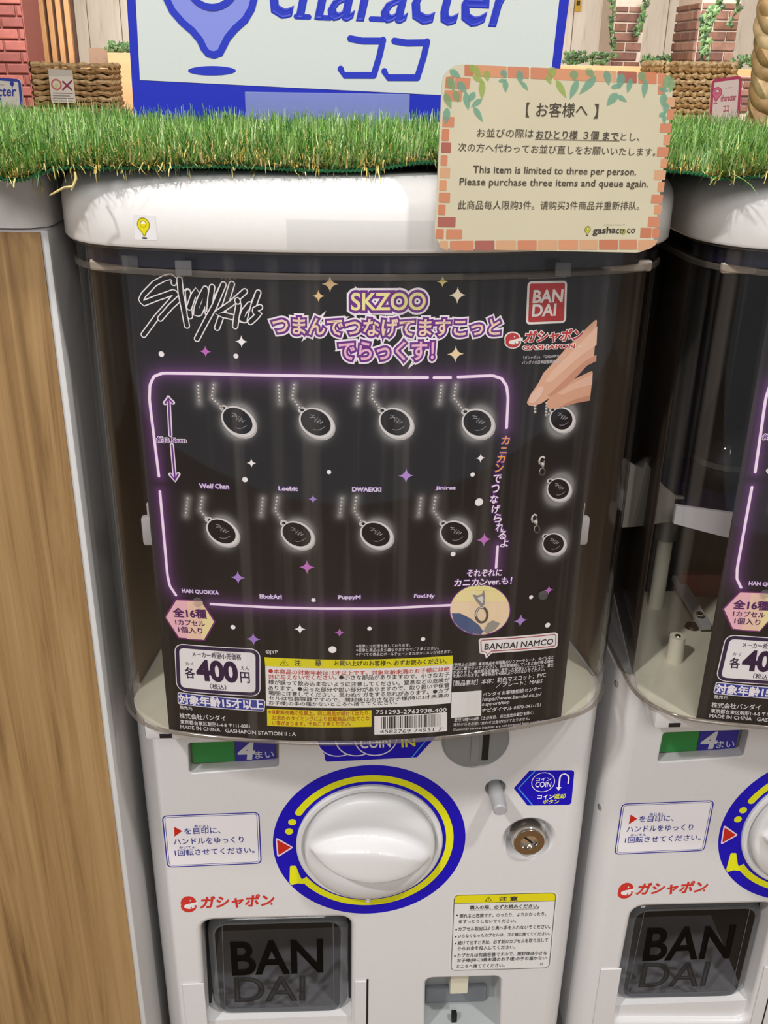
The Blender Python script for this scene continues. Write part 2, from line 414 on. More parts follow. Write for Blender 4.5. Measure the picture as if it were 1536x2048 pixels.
# slatted wood screen
sl = empty('slatted_screen', tuple(at(100, 60, 7.4)*[1, 1, 0]), 'vertical wooden slat screen between the red brick pillar and pale wall', 'screen')
a, b = at(50, 60, 7.42), at(150, 60, 7.42)
MB().box(a[0], b[0], 7.43, 7.47, 0, 2.6).build('backing', mat('dark_gap', '4a2f22', .8), sl)
xs = np.linspace(a[0], b[0], 7)
for i in range(6): MB().box(xs[i]+.004, xs[i]+(xs[1]-xs[0])*.68, 7.38, 7.43, 0, 2.6, bev=.004).build('slat', SLATW, sl)
# ivy
LEAF = [mat('ivy_leaf_%d' % i, c, .5) for i, c in enumerate(('3f5a34', '2c4427', '5b7446', '4a6a3a'))]
def leaf(parent, c, r, mt):
    c = np.array(c, float); q = random.uniform(0, 2*PI); tilt = random.uniform(-.6, .6)
    out = [(0, 1.0), (.35, .35), (.9, .45), (.55, -.1), (.6, -.6), (0, -.45), (-.6, -.6), (-.55, -.1), (-.9, .45), (-.35, .35)]
    V = [c+np.array([0, -.25*r, 0])]
    for (x, y) in out:
        X, Y = x*math.cos(q)-y*math.sin(q), x*math.sin(q)+y*math.cos(q); V.append(c+r*np.array([X, tilt*Y*.6+.1*abs(x), Y]))
    return mesh('leaf', V, [(0, i+1, (i+1) % 10+1) for i in range(10)], mt, parent, smooth=True)
def ivy(label, pts, spread, n, r, Y, name='ivy_garland'):
    base = at(*pts[0], Y); e = empty(name, tuple(base), label, 'ivy')
    P = [at(x, y, Y) for x, y in pts]; MB().tube(P, .006, 5).build('stem', mat('ivy_stem', '4a3d28', .8), e)
    seg = np.linspace(0, len(P)-1.001, n)
    for t in seg:
        i = int(t); p = P[i]*(1-(t-i))+P[i+1]*(t-i)
        leaf(e, p+np.array([random.uniform(-1, 1)*spread, random.uniform(-.05, .0), random.uniform(-1, 1)*spread]), r*random.uniform(.7, 1.25), random.choice(LEAF))
    return e
ivy('ivy garland along the ledge just right of the blue framed sign', [(1128, 117), (1170, 115), (1222, 119)], .035, 70, .026, 7.5)
ivy('short ivy garland on the ledge between the two brown brick pillars', [(1284, 120), (1310, 117), (1345, 121)], .03, 36, .024, 7.48)
ivy('ivy garland on the ledge right of the wide brick pillar', [(1470, 124), (1500, 120), (1545, 124)], .035, 40, .026, 6.9)
ivy('ivy strand hanging down the left edge of the narrow brick pillar', [(1222, 0), (1226, 25), (1219, 50), (1222, 80), (1224, 95)], .02, 36, .02, 7.5, 'ivy_strand')
ivy('ivy strand hanging right of the narrow brick pillar face', [(1290, 0), (1288, 25), (1278, 50), (1270, 68)], .02, 36, .022, 7.5, 'ivy_strand')
ivy('ivy strand trailing down the middle of the wide brick pillar', [(1440, 0), (1425, 20), (1408, 45), (1406, 75), (1404, 118)], .03, 80, .026, 6.5, 'ivy_strand')
ivy('thin ivy strand at the right side of the wide brick pillar', [(1475, 0), (1476, 20), (1460, 40), (1456, 52)], .018, 22, .02, 6.8, 'ivy_strand')
ivy('small ivy clump on the tan planter box left of the blue framed sign', [(222, 95), (238, 92), (258, 97)], .03, 40, .024, 7.0, 'ivy_clump')
# ledges
def solid(name, px0, px1, py, Y, depth, z0, m_, label, cat, thick=None):
    a, b = at(px0, py, Y), at(px1, py, Y)
    return MB().box(a[0], b[0], Y, Y+depth, z0 if thick is None else a[2]-thick, a[2], bev=.004).build(name, m_, None, label=label, cat=cat)
solid('wooden_ledge', 1120, 1330, 130, 7.3, .28, 0, TAN, 'tan wooden ledge under the ivy right of the blue framed sign', 'ledge')
solid('wooden_ledge', 1462, 1560, 138, 6.75, .2, 0, TAN, 'tan wooden ledge under the ivy at the right edge', 'ledge')
k = solid('low_brick_base', 1470, 1512, 152, 6.4, .3, 0, MORTAR, 'low dark brick base behind the small pink framed sign', 'wall')
a, b = at(1470, 152, 6.4), at(1512, 152, 6.4); brick_face(k, (a[0], 6.4, 0), (1, 0, 0), b[0]-a[0], a[2]-.22, a[2]-.003, (0, -1, 0), BR, .05, .12)
pb = empty('planter_box', tuple(at(215, 110, 6.9)*[1, 1, 0]), 'tan wooden planter box with an open niche, left of the blue framed sign', 'planter')
a, b, c = at(160, 94, 6.9), at(214, 105, 6.9), at(290, 105, 6.9)
MB().box(b[0], c[0], 6.9, 7.3, 0, b[2], bev=.004).build('box', TAN, pb)
MB().box(a[0], b[0], 7.15, 7.3, 0, a[2]).build('niche_back', mat('niche_brown', '8a6f5a', .7, noise=.1), pb)
MB().box(a[0], b[0], 6.9, 7.15, 0, a[2]-.12, bev=.004).build('niche_shelf', TAN, pb)
# small yellow notice on the far wall
nt_ = empty('yellow_notice', tuple(at(1157, 22, 9.56)), 'small yellow and black notice high on the pale plank wall', 'notice')
a, b = at(1149, 23, 9.55), at(1163, -6, 9.55)
MB().box(a[0], b[0], 9.545, 9.56, a[2], b[2]).build('plate', ink('c8a030'), nt_)
MB().box(a[0]+.012, b[0]-.012, 9.54, 9.545, a[2]+.05, b[2]-.03).build('black_panel', ink('2a2418'), nt_)
MB().box(a[0]+.025, b[0]-.025, 9.536, 9.54, a[2]+.075, b[2]-.05).build('symbol', ink('c8a030'), nt_)
# hidden counters carrying the far baskets and signs
CB = mat('counter_wood', 'b08a60', .5, noise=.1, nscale=12)
MB().box(-1.6, -.75, 3.7, 4.6, 0, 1.20, bev=.01).build('display_counter', CB, label='wooden display counter under the seagrass basket that has the white card', cat='counter')
MB().box(1.0, 1.9, 3.2, 4.3, 0, 1.30, bev=.01).build('display_counter', CB, label='wooden display counter under the golden knotted basket and the small pink framed sign', cat='counter')
# woven baskets
STRAW_G = [mat('golden_seagrass_%d' % i, c, .6, noise=.4, nscale=60, color2=c2, bump=.4) for i, (c, c2) in enumerate((('ecd09a', 'a07c48'), ('dcb880', '94703e'), ('f2dcae', 'b08c58')))]
STRAW = [mat('seagrass_%d' % i, c, .6, noise=.35, nscale=60, color2=c2, bump=.4) for i, (c, c2) in enumerate((('c9a878', '8a6a42'), ('b8935f', '7a5c38'), ('d8bd90', '9a7a50')))]
def basket(name, loc, wx, wy, h, rows, knot, label, fat=1.0):
    e = empty(name, loc, label, 'basket'); x0, y0, z0 = loc; rh = h/rows
    MB().box(x0-wx/2+.012, x0+wx/2-.012, y0-wy/2+.012, y0+wy/2-.012, z0, z0+h-.02).build('lining', mat('basket_lining', '5e4528', .9), e)
    for r in range(rows):
        P = []; R_ = []; per = 2*(wx+wy); n = int(per/knot*4); cr = [(x0-wx/2, y0-wy/2), (x0+wx/2, y0-wy/2), (x0+wx/2, y0+wy/2), (x0-wx/2, y0+wy/2)]
        lens = [wx, wy, wx, wy]; ph = random.random()*6
        for i in range(n+1):
            s_ = per*i/n; k_ = 0
            while k_ < 3 and s_ > lens[k_]: s_ -= lens[k_]; k_ += 1
            t = min(s_/lens[k_], 1); A, B = np.array(cr[k_]), np.array(cr[(k_+1) % 4]); p = A*(1-t)+B*t
            wv = math.sin(2*PI*(per*i/n)/knot+ph+(r % 2)*PI)
            P.append((p[0], p[1], z0+.006+rh*(r+.5)+rh*.13*math.sin(2*PI*(per*i/n)/knot*.5+ph))); R_.append(rh*fat*(.46+.14*wv))
        MB().tube(P, R_, 6, cap=False).build('strand', (STRAW_G if knot < .04 else STRAW)[r % 3], e, smooth=True)
    return e
a, b = at(62, 130, 4.0), at(216, 130, 4.0)
lb = basket('woven_basket', ((a[0]+b[0])/2, 4.0+.12, 1.20), b[0]-a[0], .24, at(140, 128, 4.0)[2]-1.20, 15, .05, 'woven seagrass basket with a white card on it, left of the blue framed sign')
a, b = at(1330, 130, 3.75), at(1474, 130, 3.75)
rb = basket('woven_basket', ((a[0]+b[0])/2, 3.75+.15, 1.30), b[0]-a[0], .30, at(1400, 126, 3.75)[2]-1.30, 12, .028, 'golden knotted seagrass basket behind the notice card, under the wide brick pillar', 1.05)
# card on the left basket
def card(name, quad, Y, thick, face, label, cat, r=.01, edge=None):
    """upright card on the plane y=Y, its corners read from the photograph"""
    base = at((quad[2][0]+quad[3][0])/2, (quad[2][1]+quad[3][1])/2, Y); e = empty(name, tuple(base), label, cat)
    O, ex, ey = (0, Y, 0), (1, 0, 0), (0, 0, 1); uv = plane_uv(O, ex, ey)
    U = rpoly(ccw(np.array([uv(*p) for p in quad])), r); V, T = fill([U]); n = len(U)
    P = [(x, Y, z) for x, z in V]+[(x, Y+thick, z) for x, z in V]
    Fc = list(T)+[tuple(i+n for i in t[::-1]) for t in T]+[(i+n, (i+1) % n+n, (i+1) % n, i) for i in range(n)]
    mesh('board', P, Fc, [ink(face), ink(edge or face)], e, midx=[0]*len(T)+[1]*(len(T)+n))
    return e, Sheet(uv, plane_map(O, ex, ey)), U
e, sh, U = card('paper_card', [(96, 138), (144, 140), (152, 206), (103, 205)], 3.955, .003, 'dcd6cc', 'white paper card with a circle and cross clipped to the left basket', 'card', .006)
sh.raw('circle_mark', *ribbon(ellipse(sh.uv(113, 169), .019, .019, 24), .006, True), 'c46a5c', 2)
sh.poly('circle_mark', [(113+5*math.cos(i), 170+5*math.sin(i)) for i in np.linspace(0, 6, 9)], 'c9cf9a', 1)
sh.line('cross_mark', [(126, 163), (143, 179)], .007, '8a3a50', 2); sh.line('cross_mark', [(143, 162), (126, 179)], .007, '8a3a50', 3)
for i, (y, x1) in enumerate(((186, 146), (191, 140), (196, 148), (201, 146))): sh.line('lettering', [(106, y), (x1, y+1)], .003, '8c8680', 2, caps=False)
sh.poly('top_tape', [(97, 138), (144, 140), (146, 152), (98, 152)], 'c3c0b4', 1)
sh.flush(e, layer=5e-4)
# ---- small far signs
def pin_logo(sh, key, c, s, fillc, linec, h, lw=.10, shadow='1e2aa0', face='e9e9e4'):
    """map pin emblem: centre px c, head radius s in sheet units, drawn in uv space"""
    c = np.array(sh.uv(*c)); q = np.linspace(-.22*PI, 1.22*PI, 30)
    head = np.stack([np.cos(q), np.sin(q)*1.02], 1)
    tail = np.array([(-.60, -.86), (-.36, -1.15), (-.22, -1.45), (-.13, -1.66), (0, -1.76), (.13, -1.66), (.22, -1.45), (.36, -1.15), (.60, -.86)])
    P = c+np.concatenate([head, tail])*s
    V, T = fill([ccw(P)]); sh.raw(key, V, T, fillc, h); sh.raw(key, *ribbon(P, s*lw*1.6, True), linec, h+1)
    E = c+np.array([0, .12])*s; P2 = ellipse(E, .46*s, .46*s, 28); V, T = fill([ccw(P2)]); sh.raw(key, V, T, face, h+1); sh.raw(key, *ribbon(P2, s*lw*1.3, True), linec, h+2)
    Hf = ellipse(E, .46*s, .46*s, 16, 0, PI, 2*PI, False); V, T = fill([ccw(Hf)]); sh.raw(key, V, T, fillc, h+2)
    P3 = ellipse(c+np.array([0, -2.08])*s, .5*s, .13*s, 24); V, T = fill([ccw(P3)]); sh.raw(key, V, T, shadow, h)
for quad, Y, txt, lc, fc, label, pos in (
        ([(1424, 160), (1483, 152), (1481, 240), (1422, 238)], 3.45, None, 'b8486a', 'e6d8d4', 'small pink framed upright sign in front of the knotted basket', 'r'),
        ([(-70, 150), (42, 159), (45, 222), (-70, 222)], 3.95, None, '3a48a8', 'dcdcd6', 'small blue framed sign at the left edge of the picture', 'l')):
    base = at((quad[2][0]+quad[3][0])/2, 230, Y)
    zt = 1.30 if pos == 'r' else 1.20
    e = empty('shop_sign', (base[0], Y, zt), label, 'sign'); uv = plane_uv((0, Y, 0), (1, 0, 0), (0, 0, 1))
    U = ccw(np.array([uv(*p) for p in quad])); lo = np.argsort(U[:, 1])[:2]
    for i in lo: U[i, 1] = zt+.001
    U = rpoly(U, .012); V, T = fill([U]); n = len(U); P = [(x, Y, z) for x, z in V]+[(x, Y+.012, z) for x, z in V]
    mesh('board', P, list(T)+[tuple(i+n for i in t[::-1]) for t in T]+[(i+n, (i+1) % n+n, (i+1) % n, i) for i in range(n)], ink(fc), e)
    sh = Sheet(uv, plane_map((0, Y, 0), (1, 0, 0), (0, 0, 1)))
    c0 = U.mean(0); sh.raw('frame_line', *ribbon(c0+(U-c0)*[.94, .965], .011, True), lc, 1)
    if pos == 'r':
        pin_logo(sh, 'pin_emblem', (1434, 185), .018, 'd77a94', lc, 1, shadow='b8486a')
        sh.text('lettering', 'character', 1441, 203, 1472, 200, 13, 'c0506e', 2, bold=.02); sh.text('lettering', 'ココ', 1446, 224, 1457, 223, 12, 'c0506e', 2, bold=.02)
        sh.text('lettering', 'キャラクター', 1450, 178, 1464, 176, 3, '8a6068', 2)
    else:
        sh.text('lettering', 'character', -55, 193, 32, 192, 19, '3a48a8', 2, bold=.02, italic=.2); sh.text('lettering', 'ココ', -35, 205, 3, 206, 10, '3a48a8', 2, bold=.02)
        pin_logo(sh, 'pin_emblem', (24, 167), .008, '3a48a8', lc, 1, shadow='3a48a8', face='3a48a8'); sh.line('lettering', [(-10, 169), (8, 170)], .002, '8a8a90', 1)
    sh.flush(e, layer=4e-4)

# ================================================================== CAPSULE MACHINE
HOFF = -.0022
def footprint(d=0.0, hw=.1605, yc=-.0695, R=.4445, cr=.045, yb=.14, n=26, nc=9):
    """plan outline: flat back, straight sides, rounded corners, bowed front; d = outward offset"""
    hw += d; yc -= d; R += d; cr = max(cr+d, .002); yA = yc+R; sides = []
    for sg in (-1, 1):
        cx = HOFF+sg*(hw-cr); cy = yA-math.sqrt((R-cr)**2-(cx-XA)**2); a = math.atan2(cx-XA, yA-cy); arc_ = []
        for i in range(nc+1):
            ang = sg*PI/2+(i/nc)*(a-sg*PI/2); arc_.append((cx+cr*math.sin(ang), cy-cr*math.cos(ang)))
        sides.append((a, arc_))
    (aL, L_), (aR, R_) = sides
    P = [(HOFF-hw, yb)]+L_
    for i in range(1, n): t = aL+(aR-aL)*i/n; P.append((XA+R*math.sin(t), yA-R*math.cos(t)))
    return np.array(P+R_[::-1]+[(HOFF+hw, yb)])
def wall_strip(prof, closed_back=False, **fp):
    """sweep (offset, z) pairs round the footprint"""
    V = []; Fc = []; n = None
    for d, z in prof:
        P = footprint(d, **fp); n = len(P); V += [(x, y, z) for x, y in P]
    for j in range(len(prof)-1):
        for i in range(n if closed_back else n-1):
            k = (i+1) % n; Fc.append((j*n+i, j*n+k, (j+1)*n+k, (j+1)*n+i))
    return V, Fc, n
def plate(P, z0, z1):
    P = ccw(P); V2, T = fill([P]); n = len(P)
    V = [(x, y, z1) for x, y in P]+[(x, y, z0) for x, y in P]
    return V, list(T)+[tuple(i+n for i in t[::-1]) for t in T]+[(i, i+n, (i+1) % n+n, (i+1) % n) for i in range(n)]
def offs(U, d):
    U = ccw(U); t = np.roll(U, -1, 0)-np.roll(U, 1, 0); t /= np.linalg.norm(t, axis=1)[:, None]+1e-12
    return U+np.stack([t[:, 1], -t[:, 0]], 1)*d
def lip(mb, U, r, depth, mi=0, y0=0.0):
    """rounded rim of an opening in the front panel and its walls going back to `depth`"""
    U = ccw(U); n = len(U); rows = []
    for k in range(5):
        t = k/4*PI/2; rows.append([(x, y0+r*(1-math.cos(t)), z) for x, z in offs(U, r*(1-math.sin(t)))])
    rows.append([(x, depth, z) for x, z in U]); V = [p for r_ in rows for p in r_]
    Fc = [(j*n+i, j*n+(i+1) % n, (j+1)*n+(i+1) % n, (j+1)*n+i) for j in range(len(rows)-1) for i in range(n)]
    return mb.add(V, [f[::-1] for f in Fc], mi)
def xz(P, Y=0.0): return np.array([at(px, py, Y)[[0, 2]] for px, py in P])

MG = 'capsule vending machines side by side'
M1 = empty('capsule_machine', (0, .1, .76), 'white capsule machine with clear bowed hood, nearest and in the middle of the picture', 'vending machine', MG)
# body shell with rounded front corners (panel plane y = 0)
BT = 1.1428; cr = .016; hwB = .1650; P = [(-hwB, .30)]
for i in range(9): q = i/8*PI/2; P.append((-hwB+cr-cr*math.cos(q), cr-cr*math.sin(q)))
P += [(-x, y) for x, y in P[1:][::-1]]+[(hwB, .30)]; P = np.array(P); n = len(P)
V = [(x, y, z) for z in (.76, BT) for x, y in P]
Fc = [(i, i+1, n+i+1, n+i) for i in range(n-1) if i != 9]+[(n-1, 0, n, 2*n-1)]
V2, T = fill([P]); Fc += [tuple(i+n for i in t) for t in T]+[t[::-1] for t in T]
# (front face between the corner arcs is the separate front panel)
mesh('body', V, Fc, WHITE, M1, True)
# openings
wU = rpoly(ccw(xz([(376, 1487), (557, 1481), (557, 1534), (379, 1547)])), .0025)
fU = rpoly(ccw(xz([(401, 1843), (703, 1835), (703, 2075), (414, 2075)])), [.004, .004, .013, .013] if False else .010)
tU = rpoly(ccw(xz([(851, 1957), (1002, 1953), (1000, 2070), (849, 2070)])), .006)
LC = at(1057, 1677, 0)[[0, 2]]; BC = at(991, 1577, 0)[[0, 2]]; SC = at(951, 1479, 0)[[0, 2]]
lU = ellipse(LC, .0175, .0175, 40); bU = ellipse(BC, .0075, .0075, 24)
holes = [(wU, .0012), (fU, .004), (tU, .002), (lU, .003), (bU, .0012)]
outer = np.array([(-.1490, .762), (.1490, .762), (.1490, BT), (-.1490, BT)])
V2, T = fill([outer]+[offs(h, r) for h, r in holes]); n = len(V2)
mb = MB().add([(x, 0, z) for x, z in V2], T)
fp_ = mb.build('front_panel', WHITE, M1)
for U_, r_, d_ in ((wU, .0012, .010), (fU, .004, .095), (tU, .002, .034), (bU, .0012, .02)):
    lip(MB_ := MB(), U_, r_, d_); MB_.build('opening_rim', WHITE, M1, smooth=True)
# lock recess: a shallow bowl
mb = MB(); rows = [(.0205, 0), (.0192, -.0006), (.0178, -.0022), (.0162, -.006), (.0145, -.009), (.0, -.009)]
mb.lathe((LC[0], 0, LC[1]), rows, n=48).build('lock_recess', WHITE, M1, smooth=True)
lk = MB().lathe((LC[0]-.0005, 0, LC[1]+.0005), [(.0128, -.009), (.0128, .0035), (.0118, .0050), (.0066, .0050), (.0060, .0030), (.0060, .0020), (0, .0020)], n=40).build('lock', [CHROME], M1, smooth=True)
MB().lathe((LC[0]-.0005, 0, LC[1]+.0005), [(.0115, .0051), (.0068, .0053), (.0067, .0049)], n=40, cap=False).build('lock_face', BRASS, lk, smooth=True)
c = LC+np.array([-.0005, .0005])
mb = MB(); V2 = [(-.0047, .0006), (.0047, .0006), (.0047, -.0009), (-.0047, -.0009)]; qa = -.75
V3 = [(c[0]+x*math.cos(qa)-z*math.sin(qa), -.0023, c[1]+x*math.sin(qa)+z*math.cos(qa)) for x, z in V2]
mb.add(V3, [(0, 3, 2, 1)]).build('keyhole', BLACK, lk)
# coin price window: cards behind clear cover
def quadbox(name, P4, Y, th, m_, parent):
    U = xz(P4, Y); V = [(x, Y, z) for x, z in U]+[(x, Y+th, z) for x, z in U]
    return mesh(name, V, [(3, 2, 1, 0), (4, 5, 6, 7), (0, 1, 5, 4), (1, 2, 6, 5), (2, 3, 7, 6), (3, 0, 4, 7)], m_, parent)
cw = quadbox('coin_window', [(366, 1478), (566, 1470), (566, 1545), (370, 1560)], .0115, .001, mat('window_grey', '6f7068', .4), M1)
quadbox('green_card', [(383, 1482), (468, 1480), (470, 1523), (386, 1526)], .0095, .001, ink('158a3c'), cw)
quadbox('blue_card', [(469.5, 1480), (551, 1478), (552, 1520), (471.5, 1523)], .0095, .001, ink('1a1a9c'), cw)
s9 = Sheet(plane_uv((0, .0094, 0), (1, 0, 0), (0, 0, 1)), plane_map((0, .0094, 0), (1, 0, 0), (0, 0, 1)))
s9.text('lettering', '4', 477, 1518, 507, 1517, 32, 'dedede', 1, bold=.035, italic=.12); s9.text('lettering', 'まい', 511, 1517, 548, 1515, 14, 'dedede', 1, bold=.01); s9.flush(cw)
U = offs(wU, .0004); V2, T = fill([ccw(U)]); mesh('window_cover', [(x, .0008, z) for x, z in V2], T, clear('clear_window', (.9, .9, .9), .03, .02), M1)
# dial
DC = (0.0004, .9992)
mb = MB().lathe((DC[0], 0, DC[1]), [(.0548, 0), (.0548, .0022), (.0535, .0034), (.0512, .0034), (.0500, .0022), (.0492, -.0005)], n=80, cap=False)
mb.build('dial_rim', WHITE2, M1, smooth=True)
Rk = .0485; nt, nr = 128, 56; V = []; Fc = []
def knob_h(x, z):
    r = math.hypot(x, z)/Rk; th = math.radians(-8); u = (x*math.cos(th)+z*math.sin(th))/.0455; v = (-x*math.sin(th)+z*math.cos(th))
    h = .0125*(1-max(0, r)**10*.35)+.0016*(1-r*r)
    half = .0165*max(0, 1-u*u)**.85; d = (half-abs(v)); s = min(1, max(0, (d+.0010)/.0032)); s = s*s*(3-2*s)
    # the flanks beside the grip are scooped
    sc = .0032*math.exp(-((abs(v)-half-.006)/.007)**2)*(1-min(1, r)**4)
    return h-sc+(.0130*(1-.45*u*u) if abs(u) < 1 else 0)*s*max(0, 1-abs(u)**6)
V.append((DC[0], -knob_h(0, 0), DC[1]))
for i in range(1, nr+1):
    r = Rk*.985*(i/nr)
    for k in range(nt): q = 2*PI*k/nt; V.append((DC[0]+r*math.cos(q), -knob_h(r*math.cos(q), r*math.sin(q)), DC[1]+r*math.sin(q)))
for rr, hh in ((Rk, .0068), (Rk*1.002, .0055), (Rk, -.0005)):
    for k in range(nt): q = 2*PI*k/nt; V.append((DC[0]+rr*math.cos(q), -hh, DC[1]+rr*math.sin(q)))
Fc = [(0, 1+k, 1+(k+1) % nt) for k in range(nt)]
for i in range(nr+2):
    for k in range(nt): a_, b_ = 1+i*nt, 1+(i+1)*nt; Fc.append((a_+k, b_+k, b_+(k+1) % nt, a_+(k+1) % nt))
mesh('knob', V, [f[::-1] for f in Fc], WHITE2, M1, True)
c = at(736, 1799, -.003); MB().lathe((c[0], -.002, c[2]), [(.0021, 0), (.0021, .0022), (.0012, .003), (0, .003)], n=14).build('dial_notch', WHITE2, M1, smooth=True)
# coin slot disc and return button
cs = MB().lathe((SC[0], 0, SC[1]), [(.0245, -.001), (.0243, .0010), (.0235, .0018), (.0228, .0012), (.0222, .0014), (0, .0020)], n=56).build('coin_slot_disc', GREY, M1, smooth=True)
a, b = at(966, 1460, 0), at(975, 1516, 0); MB().box(a[0], b[0], -.0024, 0, b[2], BT-.004).build('slot', BLACK, cs)
a, b = at(943, 1460, 0), at(955, 1519, 0); MB().box(a[0], b[0], -.0032, 0, b[2], BT-.004, bev=.0004).build('slot_guide', GREY, cs)
MB().lathe((BC[0], .0, BC[1]), [(.0074, -.012), (.0, -.012)], n=20).build('button_well', DARK, M1)
tip = at(999, 1612, -.024); MB().tube([(BC[0], .011, BC[1]-.001), (BC[0], -.018, BC[1]-.001), (BC[0], -.0215, BC[1]-.001), (BC[0], -.0225, BC[1]-.001)], [.0054, .0053, .0050, .004], 24).build('return_button', GREYL, M1, smooth=True)
# capsule outlet: dark recess, white chute floor, smoked bulging flap
a, b = fU.min(0), fU.max(0)
MB().box(a[0]-.004, b[0]+.004, .093, .097, a[1]-.01, b[1]+.01).build('outlet_back', BLACK, M1)
mb = MB(); mb.box(a[0]-.001, a[0]+.002, .022, .094, .80, b[1]); mb.box(b[0]-.002, b[0]+.001, .022, .094, .80, b[1]); mb.box(a[0], b[0], .022, .094, b[1]-.003, b[1]+.001); prop(mb.build('outlet_shade_sheets', DARK, M1), kind='stuff')  # dark sheets added over the white walls as the shade inside the recess
zf_ = max(at(550, 1975, .094)[2], .812)
mesh('chute_floor', [(a[0]-.002, .006, .806), (b[0]+.002, .006, .806), (b[0]+.002, .094, zf_), (a[0]-.002, .094, zf_), (a[0]-.002, .006, .77), (b[0]+.002, .006, .77)], [(0, 1, 2, 3), (0, 4, 5, 1)], WHITE, M1)
U = rpoly(ccw(xz([(412, 1838), (697, 1830), (694, 2029), (428, 2033)], .012)), .016, 8)
V = []; n = len(U); prof = [(0, .020), (0, .016), (-.0025, .0125), (-.006, .011)]
for d, y in prof: V += [(x, y, z) for x, z in offs(U, d)]
Fc = [(j*n+i, j*n+(i+1) % n, (j+1)*n+(i+1) % n, (j+1)*n+i)[::-1] for j in range(3) for i in range(n)]
mesh('flap_edge', V, Fc, SMOKE2, M1, True)
inner = offs(U, -.006); V2, T = fill([inner]); flap = mesh('outlet_flap', [(x, .011, z) for x, z in V2], T, SMOKE, M1)
sf = Sheet(plane_uv((0, .0107, 0), (1, 0, 0), (0, 0, 1)), plane_map((0, .0107, 0), (1, 0, 0), (0, 0, 1)))
Ui = rpoly(ccw(sf.q([(444, 1846), (666, 1838), (668, 2012), (450, 2018)])), .005); sf.raw('raised_outline', *ribbon(Ui, .0005, True), '5c5e62', 1)
INKB = mat('flap_black', '030304', .3, spec=.08)
sf.text('raised_letters', 'BAN', 466, 1949, 645, 1943, 64, INKB, 2, bold=.02, outlines=((.010, '77797c'),))
LG = clear('flap_letter_film', (.45, .46, .48), .2, .25, '2c2e32')
sf.text('raised_letters', 'DAI', 471, 2003, 609, 2000, 48, LG, 2, bold=.02, outlines=((.010, '77797c'),)); sf.flush(flap)
# coin return tray
a, b = tU.min(0), tU.max(0)
tr = MB().box(a[0]-.003, b[0]+.003, .032, .036, a[1]-.01, b[1]+.01).build('coin_return_tray', mat('tray_grey', '8f9393', .4), M1)
zz = at(920, 2020, .02)[2]
MB().box(a[0], b[0], .003, .033, a[1]-.005, zz).build('tray_floor', mat('tray_floor_grey', 'a9aeae', .4), tr)
MB().box(a[0]+.004, b[0]-.008, .027, .033, zz, zz+.018, bev=.002).build('tray_step', mat('tray_step_grey', '7f8388', .4), tr)
q = at(918, 1957, .01); q2 = at(918, 1980, .01); MB().box(q[0]-.0075, q[0]+.0075, .006, .03, q2[2], b[1]+.001, bev=.001).build('tray_stop', CREAM, tr)
q = at(909, 2021, .010); MB().box(q[0]-.0022, q[0]+.0022, .008, .013, q[2]-.003, zz+.0004).build('tray_slot', BLACK, tr)
# seams of the lower cover
s1, s2, s3, s4 = at(328, 1966, 0), at(408, 1963, 0), at(706, 1960, 0), at(733, 1958, 0)
mb = MB(); mb.box(-.1485, s2[0], -.0012, 0, .765, s1[2]-.001, bev=.0005); mb.build('lower_cover', WHITE, M1)
mb = MB(); mb.box(s3[0]+.0015, s4[0], -.0012, 0, .765, s3[2]-.001, bev=.0005); mb.build('lower_cover', WHITE, M1)
MB().box(s4[0]+.0001, s4[0]+.0016, -.0004, .001, .765, s4[2]).build('seam', BLACK, M1)
# hood, rim, tray
H0, H1 = 1.1453, 1.4445
V, Fc, n = wall_strip([(-.0012, H0+.001), (-.0012, H1), (0, H1), (0, H0), (-.0012, H0)])
hood = mesh('clear_hood', V, [f for f in Fc], CLEAR, M1, True)
V, Fc, n = wall_strip([(-.0015, H0-.0010), (.0012, H0-.0010), (.0017, H0), (.0012, H0+.0010), (.0002, H0+.0016)]); mesh('hood_bottom_flange', V, Fc, CLEARRIM, M1, True)
V, Fc, n = wall_strip([(-.006, 1.4335), (-.0045, 1.4335), (-.0045, 1.446)]); mesh('lid_shadow_band', V, Fc, mat('navy_lid_shadow', '17152a', .3), M1, True)  # second strip's navy colour is the shadow band beneath the lid, painted in
V, Fc, n = wall_strip([(.0002, 1.4300), (.0016, 1.4308), (.0016, 1.4330), (.0002, 1.4338)]); mesh('hood_top_ridge', V, Fc, CLEARRIM, M1, True)
V, Fc, n = wall_strip([(.0002, 1.4425), (.0020, 1.4430), (.0020, 1.4446)]); mesh('hood_top_flange', V, Fc, CLEARRIM, M1, True)
FP = footprint(-.004); tray = [p for p in FP if p[1] < .03 and abs(p[0]) < .1585]
FZ = 1.1446; tray = np.array([(-.136, .118)]+[tuple(p) for p in tray]+[(.136, .118)])
V, Fc = plate(tray, FZ-.0012, FZ); mesh('hood_tray', V, Fc, CREAM, M1)
V, Fc = plate(footprint(-.030, yb=.13), FZ-.008, FZ-.0014); mesh('hood_base', V, Fc, WHITE, M1)
MB().box(-.150, -.118, -.034, -.004, BT-.020, BT, bev=.003).build('latch_block', WHITE, M1, smooth=True)
MB().box(-.140, -.132, -.0345, -.033, BT-.0175, BT-.0145).build('latch_slot', DARK, M1)
mb = MB(); mb.add([(-.157, .0, FZ), (-.138, .12, FZ), (-.138, .12, 1.4440), (-.157, .0, 1.4440)], [(0, 1, 2, 3)]); mb.add([(.157, .0, FZ), (.138, .12, FZ), (.138, .12, 1.4440), (.157, .0, 1.4440)], [(3, 2, 1, 0)])
mb.build('inner_side_wall', BROWN, M1)
MB().box(-.162, .162, .118, .122, FZ, 1.4440).build('inner_back_wall', DARK, M1)
